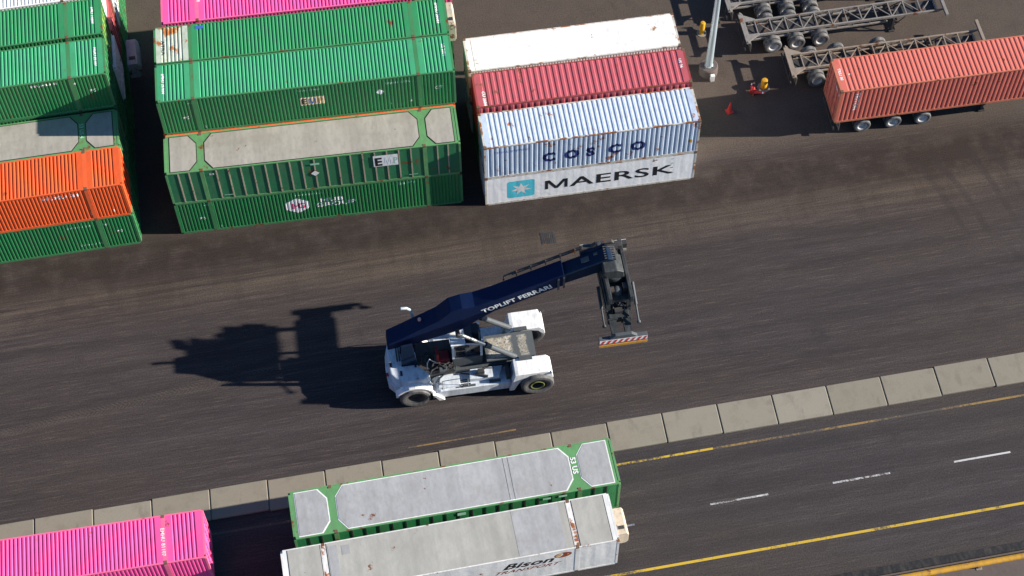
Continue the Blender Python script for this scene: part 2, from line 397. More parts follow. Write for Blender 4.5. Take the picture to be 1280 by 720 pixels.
class Box:
    """one shipping container and its parts; local x 0..L, y 0..W (y=0 faces the camera), z 0..H"""
    def __init__(s, label, loc, rz, L, W, H, mat, frame, roof=None, kind='iso', group='shipping containers', side='corr', pitch=.278, depth=.036,
                 plate=None, outline=None, doors=None, post=None, name='shipping_container', roof_short=None, end=None, beam=None, castmat='casting', panel_group=None):
        s.L, s.W, s.H = L, W, H; s.rz = rz
        s.root = thing(name, label, 'container', loc, rz, group)
        r = s.root; big = kind == '53'; pw = .11; s.big = big
        ix = ((L - 12.192) / 2) if big else None
        key = (L, W, H, frame, kind)
        if key not in cache:
            mb = MB()
            for y0, y1 in ((0, .07), (W - .07, W)):
                mb.box(pw, L - pw, y0, y1, 0, .15); mb.box(pw, L - pw, y0 , y1, H - .075, H)
            for x0 in (0, L - pw):
                for y0, y1 in ((0, .13), (W - .13, W)): mb.box(x0, x0 + pw, y0, y1, .118, H - .118)
                mb.box(x0, x0 + pw, .16, W - .16, H - .11, H - .004); mb.box(x0, x0 + pw, .16, W - .16, .004, .14)
            if big:
                for xc in (ix, L - ix):
                    for y0, y1 in ((-.004, .10), (W - .10, W + .004)): mb.box(xc - .11, xc + .11, y0, y1, .152, H - .118)
            fm = mb.mesh('frame', frame)
            cm = MB(); cm.box(-.006, .17, -.006, .16, -.004, .118); cm = cm.mesh('corner_casting', castmat, bevel=.012)
            cache[key] = (fm, cm)
        fm, cm = cache[key]
        link('frame', fm, r)
        xs = ((ix - .08, L - ix - .09) if big else (0, L - .164))
        for x0 in xs:
            for y0 in (0, W - .154):
                for z0 in ((0, H - .114)): link('corner_casting', cm, r, (x0, y0, z0))
        if big:
            s.segs = [(pw, ix - .11), (ix + .11, L - ix - .11), (L - ix + .11, L - pw)]
        else: s.segs = [(pw, L - pw)]
        s.side = side; s.sidepr = []
        zz0, zz1 = .15, H - .075
        k2 = (L, W, H, mat, kind, side, pitch, depth, post)
        if k2 not in cache:
            prs = []; mbf, mbb = MB(), MB()
            for a, b in s.segs:
                if side == 'corr':
                    pr = corr(a, b, pitch, depth, .27 if big else .29); prs.append(pr)
                    for mb, y, sg in ((mbf, .008, 1), (mbb, W - .008, -1)):
                        q = sheet_side(pr, zz0, zz1, y, sg); mb.add(q.v, q.f)
                else:
                    pr = [(a, .012), (b, .012)]; prs.append(pr)
                    for mb, y, sg in ((mbf, .008, 1), (mbb, W - .008, -1)):
                        q = sheet_side(pr, zz0, zz1, y, sg); mb.add(q.v, q.f)
                        n = max(1, round((b - a) / .66))
                        for i in range(1, n):
                            x = a + (b - a) * i / n
                            if sg == 1: mb.box(x - .035, x + .035, -.006, .026, zz0 + .01, zz1 - .01, 1)
                            else: mb.box(x - .035, x + .035, W - .026, W + .006, zz0 + .01, zz1 - .01, 1)
            ms = [mat, post] if post else [mat]
            cache[k2] = (mbf.mesh('side_panel', ms), mbb.mesh('side_panel', ms), prs)
        a, b, s.sidepr = cache[k2]
        link('side_panel', a, r); link('side_panel', b, r)
        # roof
        roof = roof or mat
        s.roofpr = []
        k3 = (L, W, H, roof, kind, plate, outline, roof_short, pitch)
        if k3 not in cache:
            out = []; prs = []
            if plate:
                mb = MB(); mb.box(.10, L - .10, .06, W - .06, H - .05, H - .018)
                out.append(('roof_panel', mb.mesh('roof_panel', roof)))
                ch = .42; ed = .13
                def oct_(x0, x1, l, r_, g=0):
                    y0, y1 = ed - g, W - ed + g; x0 -= g; x1 += g; p = []
                    p += [(x0 + ch, y0), (x0, y0 + ch * 1.35)] if l else [(x0, y0)]
                    p += [(x0, y1 - ch * 1.35), (x0 + ch, y1)] if l else [(x0, y1)]
                    p += [(x1 - ch, y1), (x1, y1 - ch * 1.35)] if r_ else [(x1, y1)]
                    p += [(x1, y0 + ch * 1.35), (x1 - ch, y0)] if r_ else [(x1, y0)]
                    return p
                for x0, x1, l, r_ in ((.32, ix - .24, 0, 1), (ix + .24, L - ix - .24, 1, 1), (L - ix + .24, L - .32, 1, 0)):
                    mb = MB(); mb.prism(oct_(x0, x1, l, r_, .045), 'z', H - .018, H - .010, 1)
                    mb.prism(oct_(x0, x1, l, r_), 'z', H - .010, H + .002, 0)
                    out.append(('roof_plate', mb.mesh('roof_plate', [plate, outline])))
            else:
                for a, b in ([(pw, ix - .11), (ix + .11, L - ix - .11), (L - ix + .11, L - pw)] if big else [(pw, L - pw)]):
                    rp = .2 if big else pitch
                    a2, b2 = a + .22, b - .22
                    if b2 - a2 < .5: a2, b2 = a + .05, b - .05
                    pr = [(a, 0)] + corr(a2, b2, rp, .034 if big else .028, .15) + [(b, 0)]; prs.append(pr); n = len(pr)
                    mb = MB(); z = H - .006
                    mb.v = [(x, .07, z - d) for x, d in pr] + [(x, W - .07, z - d) for x, d in pr]
                    mb.f = [(i, i + 1, n + i + 1, n + i) for i in range(n - 1)]; mb.mi = [0] * (n - 1)
                    m_ = roof_short if (roof_short and a < .2) else roof
                    out.append(('roof_panel', mb.mesh('roof_panel', m_)))
                if big:
                    for xc in (ix, L - ix):
                        bmm = MB(); bmm.box(xc - .11, xc + .11, .08, W - .08, H - .09, H - .004); out.append(('roof_beam', bmm.mesh('roof_beam', beam or frame)))
            cache[k3] = (out, prs)
        out, s.roofpr = cache[k3]
        for nm, me in out: link(nm, me, r)
        # ends
        em = end or mat
        for xe, sg in ((.03, 1), (L - .03, -1)):
            if doors is not None and ((doors == 'left') == (sg == 1)):
                for y0, y1 in ((.13, W / 2 - .006), (W / 2 + .006, W - .13)):
                    mb = MB(); n = 5; pr = corr(.14, H - .112, .5, .03)
                    m = len(pr)
                    mb.v = [(xe + sg * d, y0, z) for z, d in pr] + [(xe + sg * d, y1, z) for z, d in pr]
                    mb.f = [(i, i + 1, m + i + 1, m + i) for i in range(m - 1)]; mb.mi = [0] * (m - 1)
                    d_ = mb.build('door', em, r)
                    for f in (.28, .72):
                        yb = y0 + (y1 - y0) * f; mb = MB(); mb.tube((xe - sg * .03, yb, .05), (xe - sg * .03, yb, H - .05), .022, n=8)
                        mb.box(xe - sg * .05 - .015, xe - sg * .05 + .015, yb - .02, yb + .22, 1.05, 1.09)
                        mb.build('locking_bar', frame, d_)
            else:
                pr = corr(.13, W - .13, .25, .04); m = len(pr); mb = MB()
                mb.v = [(xe + sg * d, y, .14) for y, d in pr] + [(xe + sg * d, y, H - .11) for y, d in pr]
                mb.f = [(i, i + 1, m + i + 1, m + i) for i in range(m - 1)]; mb.mi = [0] * (m - 1)
                mb.build('end_panel', em, r)
        mb = MB(); mb.box(pw + .01, L - pw - .01, .075, W - .075, .03, .10); mb.build('floor_panel', 'steel_dark', r)
    def _pr(s, prs, x):
        for pr in prs:
            if pr[0][0] <= x <= pr[-1][0]: return corr_at(pr, x)
        return -.004
    def _br(s, prs): return [x for pr in prs for x, d in pr]
    def on_side(s, bm, x, z, mat, name='lettering', lift=.004, back=False):
        cut(bm, x, s._br(s.sidepr))
        return place(bm, name, mat, s.root, (x, z), lambda u, v: (u, .008 + s._pr(s.sidepr, u) - lift, v))
    def side_text(s, txt, x, z, size, mat, sx=1, bold=0, shear=0, lift=.004, name='lettering'):
        return s.on_side(text_bm(txt, size, sx, bold, shear), x, z, mat, name, lift)
    def side_vtext(s, txt, x, z, size, mat, bold=0, name='lettering'):
        bm = text_bm(txt, size, 1, bold)
        for v in bm.verts: v.co = Vector((v.co.y, -v.co.x, 0))
        return s.on_side(bm, x, z, mat, name)
    def roof_text(s, txt, x, y, size, mat, bold=0, up=False, sx=1, lift=.004, name='lettering'):
        """lettering that runs along y: up=True reads away from the camera, else towards it"""
        bm = text_bm(txt, size, sx, bold)
        for v in bm.verts: v.co = Vector((-v.co.y, v.co.x, 0)) if up else Vector((v.co.y, -v.co.x, 0))
        if not s.roofpr:
            return place(bm, name, mat, s.root, (x, y), lambda u, v: (u, v, s.H + lift + .002))
        cut(bm, x, s._br(s.roofpr))
        return place(bm, name, mat, s.root, (x, y), lambda u, v: (u, v, s.H - .006 - s._pr(s.roofpr, u) + lift))

G = 'containers stacked in the yard'
L53, W53, H53 = 16.154, 2.591, 2.896
L40, W40, HC, HS = 12.192, 2.438, 2.896, 2.591
def b53(label, loc, rz, mat='green', frame='green_frame', **k):
    k.setdefault('pitch', .2); k.setdefault('depth', .045)
    return Box(label, loc, rz, k.pop('L', L53), W53, H53, mat, frame, kind='53', group=k.pop('group', G), **k)
PLATE = dict(side='post', plate='plate', outline='black', frame='green_plate_frame', roof='green_plate_frame', mat='green_dark', post='beige_post')

# --- middle stack of long containers
A0 = (-17.378, .786); AM = -.022
def mid(x, y, z): p = rotz((x, y, 0), AM); return (A0[0] + p[0], A0[1] + p[1], z)
TIER = H53 + .012
def tiny(b, mat='ink_white', zt=None):
    H = b.H; L = b.L
    b.side_text('40 FT', 1.62, H - .42, .16, mat); b.side_text('FC', 1.2, H * .42, .28, mat, bold=.02)
    b.side_text('2', 2.25, .3, .24, mat)
m11 = b53('green corrugated container with a white hexagon logo at the bottom of the stack', mid(0, 0, 0), AM)
hexa = lambda cx, cz, w, h: [(cx - w, cz - h * .45), (cx - w * .1, cz - h), (cx + w * .1, cz - h), (cx + w, cz - h * .45), (cx + w, cz + h * .45), (cx + w * .1, cz + h), (cx - w * .1, cz + h), (cx - w, cz + h * .45)]
m11.on_side(poly_bm([hexa(0, 0, .66, .68)]), 6.75, 1.50, 'ink_white', 'emblem')
m11.side_text('H', 6.40, 1.24, .72, 'ink_pink', bold=.035, lift=.008); m11.side_text('G', 6.74, 1.24, .66, 'ink_pink', bold=.03, lift=.008)
m11.side_text('HUB', 8.05, 1.62, .46, 'ink_white', sx=1.4, bold=.02); m11.side_text('GROUP', 7.78, 1.16, .52, 'ink_white', sx=1.25, bold=.02)
m11.side_text('HGIU 532160', 6.7, 2.42, .20, 'ink_mint', sx=1.3, bold=.01); m11.side_text('53 FT', 12.5, 2.44, .26, 'ink_mint', sx=1.6, bold=.02)
tiny(m11)
m12 = b53('dark green container with beige side posts and a pale plate roof on the stack', mid(0, -.01, TIER), AM, **PLATE)
def panel_mark(b, bm, x, z, mat, name='sign', lift=0): return place(bm, name, mat, b.root, (x, z), lambda u, v: (u, -.016 - lift, v))
rect = lambda x0, x1, z0, z1: [(x0, z0), (x1, z0), (x1, z1), (x0, z1)]
panel_mark(m12, poly_bm([rect(0, 1.36, 0, 1.0)]), 11.3, 1.52, 'ink_white')
panel_mark(m12, text_bm('E', .98, .85, .04), 11.36, 1.62, 'ink_black', 'lettering', .004)
panel_mark(m12, letter_M(.36, .58), 11.94, 1.70, 'reefer', 'lettering', .004)
panel_mark(m12, text_bm('P', .8, .62, .0), 12.40, 1.70, 'ink_mint', 'lettering', .004)
panel_mark(m12, poly_bm([[(-.24, 0), (0, -.24), (.24, 0), (0, .24)]]), 8.05, 1.55, 'ink_white')
panel_mark(m12, poly_bm([rect(0, .5, 0, .16)]), 7.85, 2.32, 'ink_mint')
panel_mark(m12, poly_bm([rect(0, .5, 0, .06)]), 13.2, .42, 'ink_mint'); panel_mark(m12, poly_bm([rect(0, .5, 0, .06)]), 2.9, .42, 'ink_mint')
panel_mark(m12, text_bm('53', .2, 1.4, .03), 2.35, 2.45, 'ink_white', 'lettering')
m21 = b53('green container hidden low in the second row of the stack', mid(.04, 2.66, 0), AM)
m22 = b53('orange container in the second row, its rail showing above a plate roof', mid(.02, 2.58, TIER), AM, 'orange', 'orange_frame')
m23 = b53('light green topmost container with a cream letter sign on its side', mid(.1, 2.66, 2 * TIER), AM, 'green', 'green_frame', roof='green_lit_roof_b')
m23.on_side(poly_bm([rect(0, 1.34, 0, .66)]), 7.62, 1.30, 'ink_cream', 'sign')
m23.side_text('E', 7.68, 1.40, .62, 'ink_black', sx=.95, bold=.035, lift=.008); m23.on_side(letter_M(.38, .43), 8.10, 1.40, 'ink_blue', 'lettering', .008); m23.side_text('P', 8.58, 1.40, .60, 'ink_gold', sx=.9, bold=.03, lift=.008)
m23.on_side(poly_bm([[(-.24, 0), (0, -.24), (.24, 0), (0, .24)]]), 12.0, 1.75, 'ink_white', 'placard')
m23.side_text('EMHU 257604', 7.55, 2.5, .18, 'ink_mint', sx=1.1); m23.side_text('EMHU 2576', 12.3, 2.35, .22, 'ink_mint', sx=1.2, bold=.01)
m23.side_text('CT', 15.0, 1.5, .34, 'ink_white'); m23.side_text('4', 12.5, .55, .2, 'ink_white'); m23.side_text('4', 13.6, .6, .3, 'ink_white')
tiny(m23)
m23.roof_text('EMHU 257604', .34, 1.95, .22, 'ink_white', bold=.02); m23.roof_text('US 2604', 15.62, 2.0, .24, 'ink_white', bold=.02)
m31 = b53('green container hidden at the bottom of the third row', mid(.0, 5.3, 0), AM)
m32 = b53('green container hidden in the middle of the third row', mid(.05, 5.3, TIER), AM)
m33 = b53('green topmost container with a pale rusty roof section at one end', mid(.1, 5.32, 2 * TIER), AM, 'green', 'green_frame', roof='green_lit_roof', roof_short='pale_green')
m33.roof_text('ATRA', .40, 1.62, .26, 'ink_black', bold=.02, sx=1.5); m33.roof_text('EMHU 26083', 15.56, 2.3, .26, 'ink_white', bold=.03)
mb = MB(); mb.box(2.30, 2.75, 2.2, 2.42, H53 + .001, H53 + .006); mb.build('tape_patch', 'ink_blue', m33.root)
m41 = b53('green container hidden at the bottom of the pink row', mid(.5, 8.05, 0), AM)
m42 = b53('green container hidden under the pink container', mid(.5, 8.05, TIER), AM)
m43 = b53('pink topmost container at the far edge of the middle stack', mid(.55, 8.12, 2 * TIER), AM, 'pink', 'pink_frame')
m43.roof_text('EMHU 8', 2.0, 2.3, .26, 'ink_white', bold=.02)
Box('green container hidden behind the pink row', mid(.5, 11.12, 0), AM, L40, W40, HC, 'green', 'green_frame', group=G)
Box('green container hidden upper behind the pink row', mid(.5, 11.12, HC + .01), AM, L40, W40, HC, 'green', 'green_frame', group=G)

# nose mounted power units: things of their own
def nose_unit(label, loc, rz, mat, w=1.75, d=.85, h=1.3, pipe=False):
    r = thing('generator_unit', label, 'generator', loc, rz, 'generator units hung on container ends')
    mb = MB(); mb.prism([(0, 0), (d * .8, 0), (d, .18), (d, h - .25), (d * .82, h), (0, h)], 'y', 0, w); mb.build('housing', mat, r, bevel=.03)
    mb = MB(); mb.box(d * .2, d * .7, w * .18, w * .30, h + .002, h + .05); mb.build('vent', 'steel_dark', r)
    if pipe: mb = MB(); mb.tube((d + .001, w * .42, h * .55), (d + .42, w * .42, h * .55), .045); mb.build('pipe', 'chrome', r)
    for y0 in (.08, w * .56):
        mb = MB(); mb.box(d + .001, d + .02, y0, y0 + w * .36, .25, h - .35); mb.build('hatch', mat, r)
    return r
p = mid(16.27, 6.1, 2 * TIER + 1.25); nose_unit('beige power unit hung on the end of the top green container', p, AM, 'beige_box', w=1.62, d=.42, h=1.45)

# --- left stack
AL = R(1.1); XL = -19.65
def lef(xr, y, z): p = rotz((xr - L53, y, 0), AL); return (XL + p[0], .53 + p[1], z)
l11 = b53('green container with white marks under the orange container', lef(0, 0, 0), AL, doors='right')
l12 = b53('bright orange container on the front of the stack beside the dark gap', lef(-.02, 0, TIER), AL, 'orange', 'orange_frame', doors='right')
l11.side_text('EMHU 53', 12.4, 2.3, .2, 'ink_mint', sx=1.6); l11.side_text('EMHU 53', 12.8, .5, .2, 'ink_mint', sx=1.6); l11.side_text('PC', 15.0, 1.4, .26, 'ink_white', bold=.02); l11.side_text('FC', 14.4, 2.2, .22, 'ink_white', bold=.02)
l12.side_text('HLXU 31', 11.7, 2.35, .34, 'ink_white', sx=1.5, bold=.03); l12.side_text('2', 14.0, .5, .3, 'ink_white', bold=.03); l12.side_text('1', 15.2, .5, .3, 'ink_white', bold=.03)
l21 = b53('green container hidden below the plate roofed one at the side', lef(0, 2.62, 0), AL, doors='right')
pk = dict(PLATE); l22 = b53('plate roofed green container half in shadow behind the orange one', lef(-.02, 2.6, TIER), AL, doors='right', **pk)
l22.roof_text('53 US 4', L53 - 2.1, 1.9, .3, 'ink_mint', bold=.03)
l31 = b53('green container hidden low in the third row by the gap', lef(0, 5.38, 0), AL, doors='right')
l32 = b53('green container in the middle of the third row by the gap', lef(-.03, 5.38, TIER), AL, doors='right')
l33 = b53('green topmost container with dotted white marks and shade across its side', lef(-.03, 5.38, 2 * TIER), AL, 'green', 'green_frame', roof='green_lit_roof_b', doors='right')
l33.side_text('HLXU 8', 12.0, 2.5, .24, 'ink_white', sx=1.7, bold=.02); l33.side_text('FC', 15.0, 1.5, .3, 'ink_white', bold=.02); l33.side_text('53', 14.2, 2.3, .2, 'ink_white', bold=.02)
l33.roof_text('HGIU 85107', L53 - .62, 1.95, .24, 'ink_white', bold=.03)
l41 = b53('green container low in the fourth row by the gap', lef(.1, 8.05, 0), AL, doors='right')
l42 = Box('white container with lit end doors in the fourth row by the gap', lef(.1, 8.05, TIER), AL, L53, W53, H53, 'white_roof', 'white_roof', kind='53', group=G, doors='right', pitch=.2)
l43 = b53('green topmost container with yellowish end doors in the sun', lef(-.05, 8.25, 2 * TIER), AL, 'green', 'green_frame', roof='green_lit_roof', doors='right', end='lime_door')
l43.roof_text('EMU 21804', L53 - .62, 2.0, .24, 'ink_white', bold=.03)
l51 = b53('green container carrying a grey power unit on its end', lef(.0, 10.72, 0), AL, doors='right')
l52 = b53('dark red container above the one with the grey power unit', lef(.05, 10.72, TIER), AL, 'crimson', 'crimson_frame', doors='right')
l53 = Box('white container at the far top of the green stack', lef(-.2, 10.98, 2 * TIER), AL, L53, W53, H53, 'white_roof', 'white_roof', kind='53', group=G, doors='right', pitch=.2)
l61 = b53('green container lowest in the farthest row by the gap', lef(.1, 13.4, 0), AL, doors='right')
l62 = b53('blue grey container above the farthest green one by the gap', lef(.1, 13.4, TIER), AL, 'cosco', 'cosco_frame', doors='right')
l63 = b53('orange container at the far top of the stack by the gap', lef(-.1, 13.42, 2 * TIER), AL, 'orange', 'orange_frame', doors='right')
l71 = b53('green container low beyond the farthest blue grey one', lef(.1, 16.1, 0), AL, doors='right')
nose_unit('grey power unit hung on a container end in the dark gap', (-19.53, 11.25, 1.6), AL, 'grey_box', w=1.9, d=.7, h=1.25)

# --- the stack with two lettered containers
k1 = Box('white refrigerated container with a cyan star logo at the bottom', (0, 0, 0), 0, L40, W40, HS, 'reefer', 'reefer_frame', roof='white_roof', group=G, pitch=.45, depth=.0018)
star = []
for i in range(14):
    a = PI / 2 + i * PI / 7; r_ = .58 if i % 2 == 0 else .25; star.append((r_ * math.cos(a) * 1.05, r_ * math.sin(a)))
def rrect(w, h, r_, n=5):
    pts = []
    for cx, cy, a0 in ((w - r_, h - r_, 0), (-w + r_, h - r_, 90), (-w + r_, -h + r_, 180), (w - r_, -h + r_, 270)):
        for i in range(n + 1): a = R(a0 + 90 * i / n); pts.append((cx + r_ * math.cos(a), cy + r_ * math.sin(a)))
    return pts
k1.on_side(poly_bm([rrect(.79, .80, .16)]), 2.06, 1.24, 'ink_cyan', 'emblem')
k1.on_side(poly_bm([star]), 2.06, 1.24, 'ink_white', 'star', .008)
k1.on_side(letter_M(1.30, .84), 3.46, .85, 'ink_black', 'lettering', .006)
k1.side_text('AERSK', 4.92, .85, 1.20, 'ink_black', sx=1.66, bold=.014, lift=.006)
for i in range(4): k1.on_side(poly_bm([rect(0, .16, 0, .07)]), 10.72, 2.2 - i * .42, 'grey_box', 'placard')
k2 = Box('pale blue grey container with navy letters and rusty posts', (0, 0, HS + .01), 0, L40, W40, HC, 'cosco', 'cosco_frame', roof='cosco', group=G, depth=.05)
for ch, x in zip('COSCO', (3.28, 4.52, 5.76, 7.02, 8.28)): k2.side_text(ch, x, .98, 1.02, 'ink_navy', sx=1.0, bold=.055, lift=.005)
k2.side_text('CHINA SHIPPING', .55, 2.26, .26, 'ink_blue', sx=.95, lift=.005)
k2.on_side(poly_bm([rect(0, .2, 0, .28)]), 11.62, .98, 'yellow', 'placard')
k21 = Box('green container hidden under the dark red one', (.02, 2.63, 0), 0, L40, W40, HC, 'green', 'green_frame', group=G)
k22 = Box('dark red container between the white roof and the blue grey one', (-.0, 2.63, HC + .01), R(-.4), L40, W40, HC, 'crimson', 'crimson_frame', group=G, pitch=.36)
k22.roof_text('CU 2604', .42, 1.1, .26, 'ink_white', bold=.03); k22.roof_text('US 26', L40 - .5, 1.75, .26, 'ink_white', bold=.03)
k31 = Box('white refrigerated container hidden under the white roofed one', (-.05, 5.21, 0), 0, L40, W40, HC, 'reefer', 'reefer_frame', group=G, pitch=.16, depth=.012)
k32 = Box('white refrigerated container with a smooth white roof, last of its stack', (-.1, 5.21, HC + .01), 0, L40, W40, HC, 'white_roof', 'reefer_frame', roof='white_roof', group=G, pitch=.16, depth=.012)
mb = MB(); mb.box(.42, L40 - .13, .08, W40 - .08, HC - .03, HC + .004); mb.build('roof_plate', 'white_roof', k32.root)

# ------------------------------------------------------------------ wheels and chassis
def wheel_meshes(key, r, w, tyre, rim, dish=.35):
    if key in cache: return cache[key]
    mb = MB(); h = w / 2; ri = r * .58
    mb.lathe([(ri, -h * .8), (r * .80, -h), (r * .95, -h * .88), (r, -h * .6), (r, h * .6), (r * .95, h * .88), (r * .80, h), (ri, h * .8)], axis='y', n=36, closed=True)
    ty = mb.mesh('tyre', tyre, smooth=True)
    mb = MB(); mb.lathe([(.001, -h * dish), (r * .16, -h * dish), (r * .2, -h * (dish - .15)), (r * .40, -h * (dish - .18)), (r * .50, -h * .62), (r * .585, -h * .80), (r * .585, h * .80), (r * .5, h * .6), (r * .4, h * .2), (.001, h * .2)], axis='y', n=30)
    rm = mb.mesh('rim', rim, smooth=True)
    cache[key] = (ty, rm); return cache[key]
def wheel(parent, loc, key, r, w, tyre, rim, flip=False, dish=.35):
    ty, rm = wheel_meshes(key, r, w, tyre, rim, dish)
    e = link('wheel', None, parent, loc); e.empty_display_size = .1
    if flip: e.rotation_euler = (0, 0, PI)
    link('tyre', ty, e); link('rim', rm, e); return e

def chassis(label, loc, rz, L, axles, steel='steel', deck=1.2, tyre='rubber_dusty', rim='rim_grey', rail=.56, detailed=True, group='container chassis parked in the yard', r=.52, nose=True):
    """skeletal container trailer, local x 0 = rear bolster, y 0 = centre line"""
    t_ = thing('chassis_trailer', label, 'trailer', loc, rz, group)
    z = deck
    for sg in (-1, 1):
        mb = MB(); mb.box(.5, L, sg * rail - .05, sg * rail + .05, z - .16, z); mb.box(.5, L * .72, sg * rail - .045, sg * rail + .045, z - .5, z - .40)
        for i in range(9):
            xx = .7 + i * (L * .7 - .6) / 8; mb.box(xx, xx + .06, sg * rail - .02, sg * rail + .02, z - .41, z - .159)
        mb.build('side_rail', steel, t_)
    n = max(6, int(L / 1.0)); ys = rail - .05
    mb = MB(); mb.box(-.03, .03, -ys, ys, z - .10, z - .02); xm = mb.mesh('cross_member', steel)
    for i in range(n + 1): link('cross_member', xm, t_, (.9 + (L - 1.4) * i / n, 0, 0))
    mb = MB()
    for i in range(n):
        x0 = .9 + (L - 1.4) * i / n; x1 = .9 + (L - 1.4) * (i + 1) / n; sg = 1 if i % 2 else -1
        mb.bar((x0 + .03, -sg * (ys - .02), z - .07), (x1 - .03, sg * (ys - .02), z - .07), .05, .05)
    mb.build('diagonal_brace', steel, t_)
    # bolsters
    mb = MB()
    mb.prism([(0, -1.2), (.24, -1.2), (.30, -1.0), (.95, -.62), (.95, -.50), (.30, -.50), (.30, .50), (.95, .50), (.95, .62), (.30, 1.0), (.24, 1.2), (0, 1.2)], 'z', z - .02, z + .05)
    mb.build('rear_bolster', steel, t_, bevel=.01)
    mb = MB(); mb.box(-.06, -.002, -1.2, 1.2, .55, .72)
    for y in (-.7, .7): mb.box(-.05, .0, y - .04, y + .04, .7, z + .02)
    mb.build('bumper', 'steel_dark', t_)
    for y in (-1.13, 1.13):
        mb = MB(); mb.box(.04, .16, y - .05, y + .05, z + .045, z + .11); mb.lathe([(.001, .16), (.03, .15), (.045, .10), (.05, 0)], (.1, y, z + .05), n=10); mb.build('twistlock', steel, t_)
    mb = MB(); mb.box(L - .12, L + .06, -1.2, 1.2, z + .03, z + .22)
    for y in (-.56, .56): mb.box(L - .1, L + .03, y - .05, y + .05, z - .15, z + .04)
    mb.build('front_bolster', steel, t_, bevel=.01)
    # axles
    ko = []
    for ax in axles:
        mb = MB(); mb.tube((ax, -1.05, r), (ax, 1.05, r), .07); mb.box(ax - .5, ax + .5, -.62, -.50, r + .05, r + .14); mb.box(ax - .5, ax + .5, .50, .62, r + .05, r + .14); mb.build('axle', 'steel_dark', t_)
        for y in (-1.06, -.73, .73, 1.06):
            wheel(t_, (ax, y, r), ('tw', tyre, rim, r), r, .27, tyre, rim, flip=y > 0, dish=.1)
    mb = MB(); mb.box(.3, 4.6, -.48, .48, z - .5, z - .42); mb.tube((1.1, -.3, z - .62), (2.2, -.3, z - .62), .16); mb.tube((3, .25, z - .62), (4.1, .25, z - .62), .16); mb.build('brake_gear', 'steel_dark', t_)
    for y in (-.75, .75):
        mb = MB(); mb.box(.34, .36, y - .33, y + .33, .3, z - .25); mb.build('mudflap', 'steel', t_)
    for y in (-.72, .72):
        mb = MB(); mb.box(L * .74, L * .74 + .12, y - .06, y + .06, .12, z - .1); mb.box(L * .74 - .12, L * .74 + .24, y - .13, y + .13, .0, .10); mb.bar((L * .74 + .06, y, .35), (L * .74 + .9, y * .8, z - .12), .05, .05); mb.build('landing_leg', 'steel_dark', t_)
    mb = MB(); mb.box(L * .74 + .3, L - .3, -.38, .38, z - .26, z - .17); mb.build('kingpin_plate', 'steel_dark', t_)
    return t_
ca = chassis('empty grey skeletal trailer between two others, its lattice frame in the sun', (17.10, 9.55, 0), R(.9), 12.5, (1.75, 3.2, 4.7))
cb = chassis('empty skeletal trailer close behind the loaded red container', (19.22, 6.60, 0), R(.4), 12.0, (1.6, 3.3, 5.9), steel='steel_warm')
cc_ = chassis('empty skeletal trailer farthest from the road, cut by the frame top', (16.55, 12.15, 0), R(.9), 12.5, (2.3, 3.75, 5.2))
cd = chassis('trailer under the red container with three dusty axles', (20.9, 2.93, 0), 0, 12.3, (1.75, 3.6, 5.4), r=.5)
tc = Box('red orange container loaded on a trailer beside the empty chassis', (20.78, 1.71, 1.27), 0, L40, W40, HC, 'trailer_red', 'trailer_red_frame', group='containers loaded on trailers', doors='left', depth=.055)
tc.side_vtext('TRITON', .92, 2.62, .42, 'ink_white', bold=.02); tc.roof_text('TRIU 80', .20, 1.72, .24, 'ink_white', bold=.03)
tc.roof_text('4', .75, 1.3, .2, 'ink_white', bold=.03)
def end_text(b, txt, y, z, size, mat, bold=0):
    bm = text_bm(txt, size, 1, bold)
    return place(bm, 'lettering', mat, b.root, (0, 0), lambda u, v: (.0, y - u, z + v))
end_text(tc, 'TRIU 8', 1.05, 2.3, .3, 'ink_white', .02)

# --- trucks on the road
AR = R(1.8)
AB = R(2.0)
LR = 16.36
GR = 'containers loaded on trailers'
def road_chassis(lbl, x, y): return chassis(lbl, (x, y, 0), AR, 15.6, (1.6, 2.9), steel='steel_dark', group='trailers parked on the road', r=.5)
ga = b53('green container with white edged grey roof plates beside the kerb', (-12.47, -20.93, 1.26), AR, L=LR, group=GR, **{**PLATE, 'plate': 'plate_cool', 'outline': 'ink_white', 'post': 'black', 'mat': 'green', 'frame': 'green_plate_frame'})
ga.roof_text('53 US', LR - 2.22, 1.85, .36, 'ink_white', bold=.04)
panel_mark(ga, poly_bm([rect(0, .42, 0, .3)]), 8.1, 2.4, 'ink_mint'); panel_mark(ga, poly_bm([rect(0, .42, 0, .2)]), 13.2, 2.5, 'ink_mint'); panel_mark(ga, poly_bm([rect(0, .4, 0, .2)]), 12.4, 2.5, 'ink_mint')
mb = MB(); mb.box(11.05, 11.12, .13, W53 - .13, H53 + .003, H53 + .012); mb.box(10.8, 10.85, .13, W53 - .13, H53 + .003, H53 + .012); mb.build('roof_seam', 'plate_cool', ga.root)
road_chassis('trailer under the green container beside the kerb', -12.3, -19.6)
bz = Box('white container with a brown logo and grey plate roof on the road', (-13.10, -23.99, 1.26), AB, LR, W53, H53, 'bison_white', 'bison_frame', roof='bison_white', beam='bison_post', kind='53', group=GR, pitch=1.2, depth=.006)
for x0, x1 in ((.34, 2.084 - .17), (2.084 + .17, LR - 2.084 - .17), (LR - 2.084 + .17, LR - .34)):
    mb = MB(); mb.box(x0, x1, .06, W53 - .06, H53 - .02, H53 + .006, 0); mb.box(x0 - .035, x0 - .001, .06, W53 - .06, H53 - .02, H53 + .002, 1); mb.box(x1 + .001, x1 + .035, .06, W53 - .06, H53 - .02, H53 + .002, 1)
    mb.build('roof_plate', ['bison_plate', 'black'], bz.root)
mb = MB(); mb.box(11.4, 13.75, .1, W53 - .1, H53 + .007, H53 + .012); mb.build('roof_patch', 'plate_cool', bz.root)
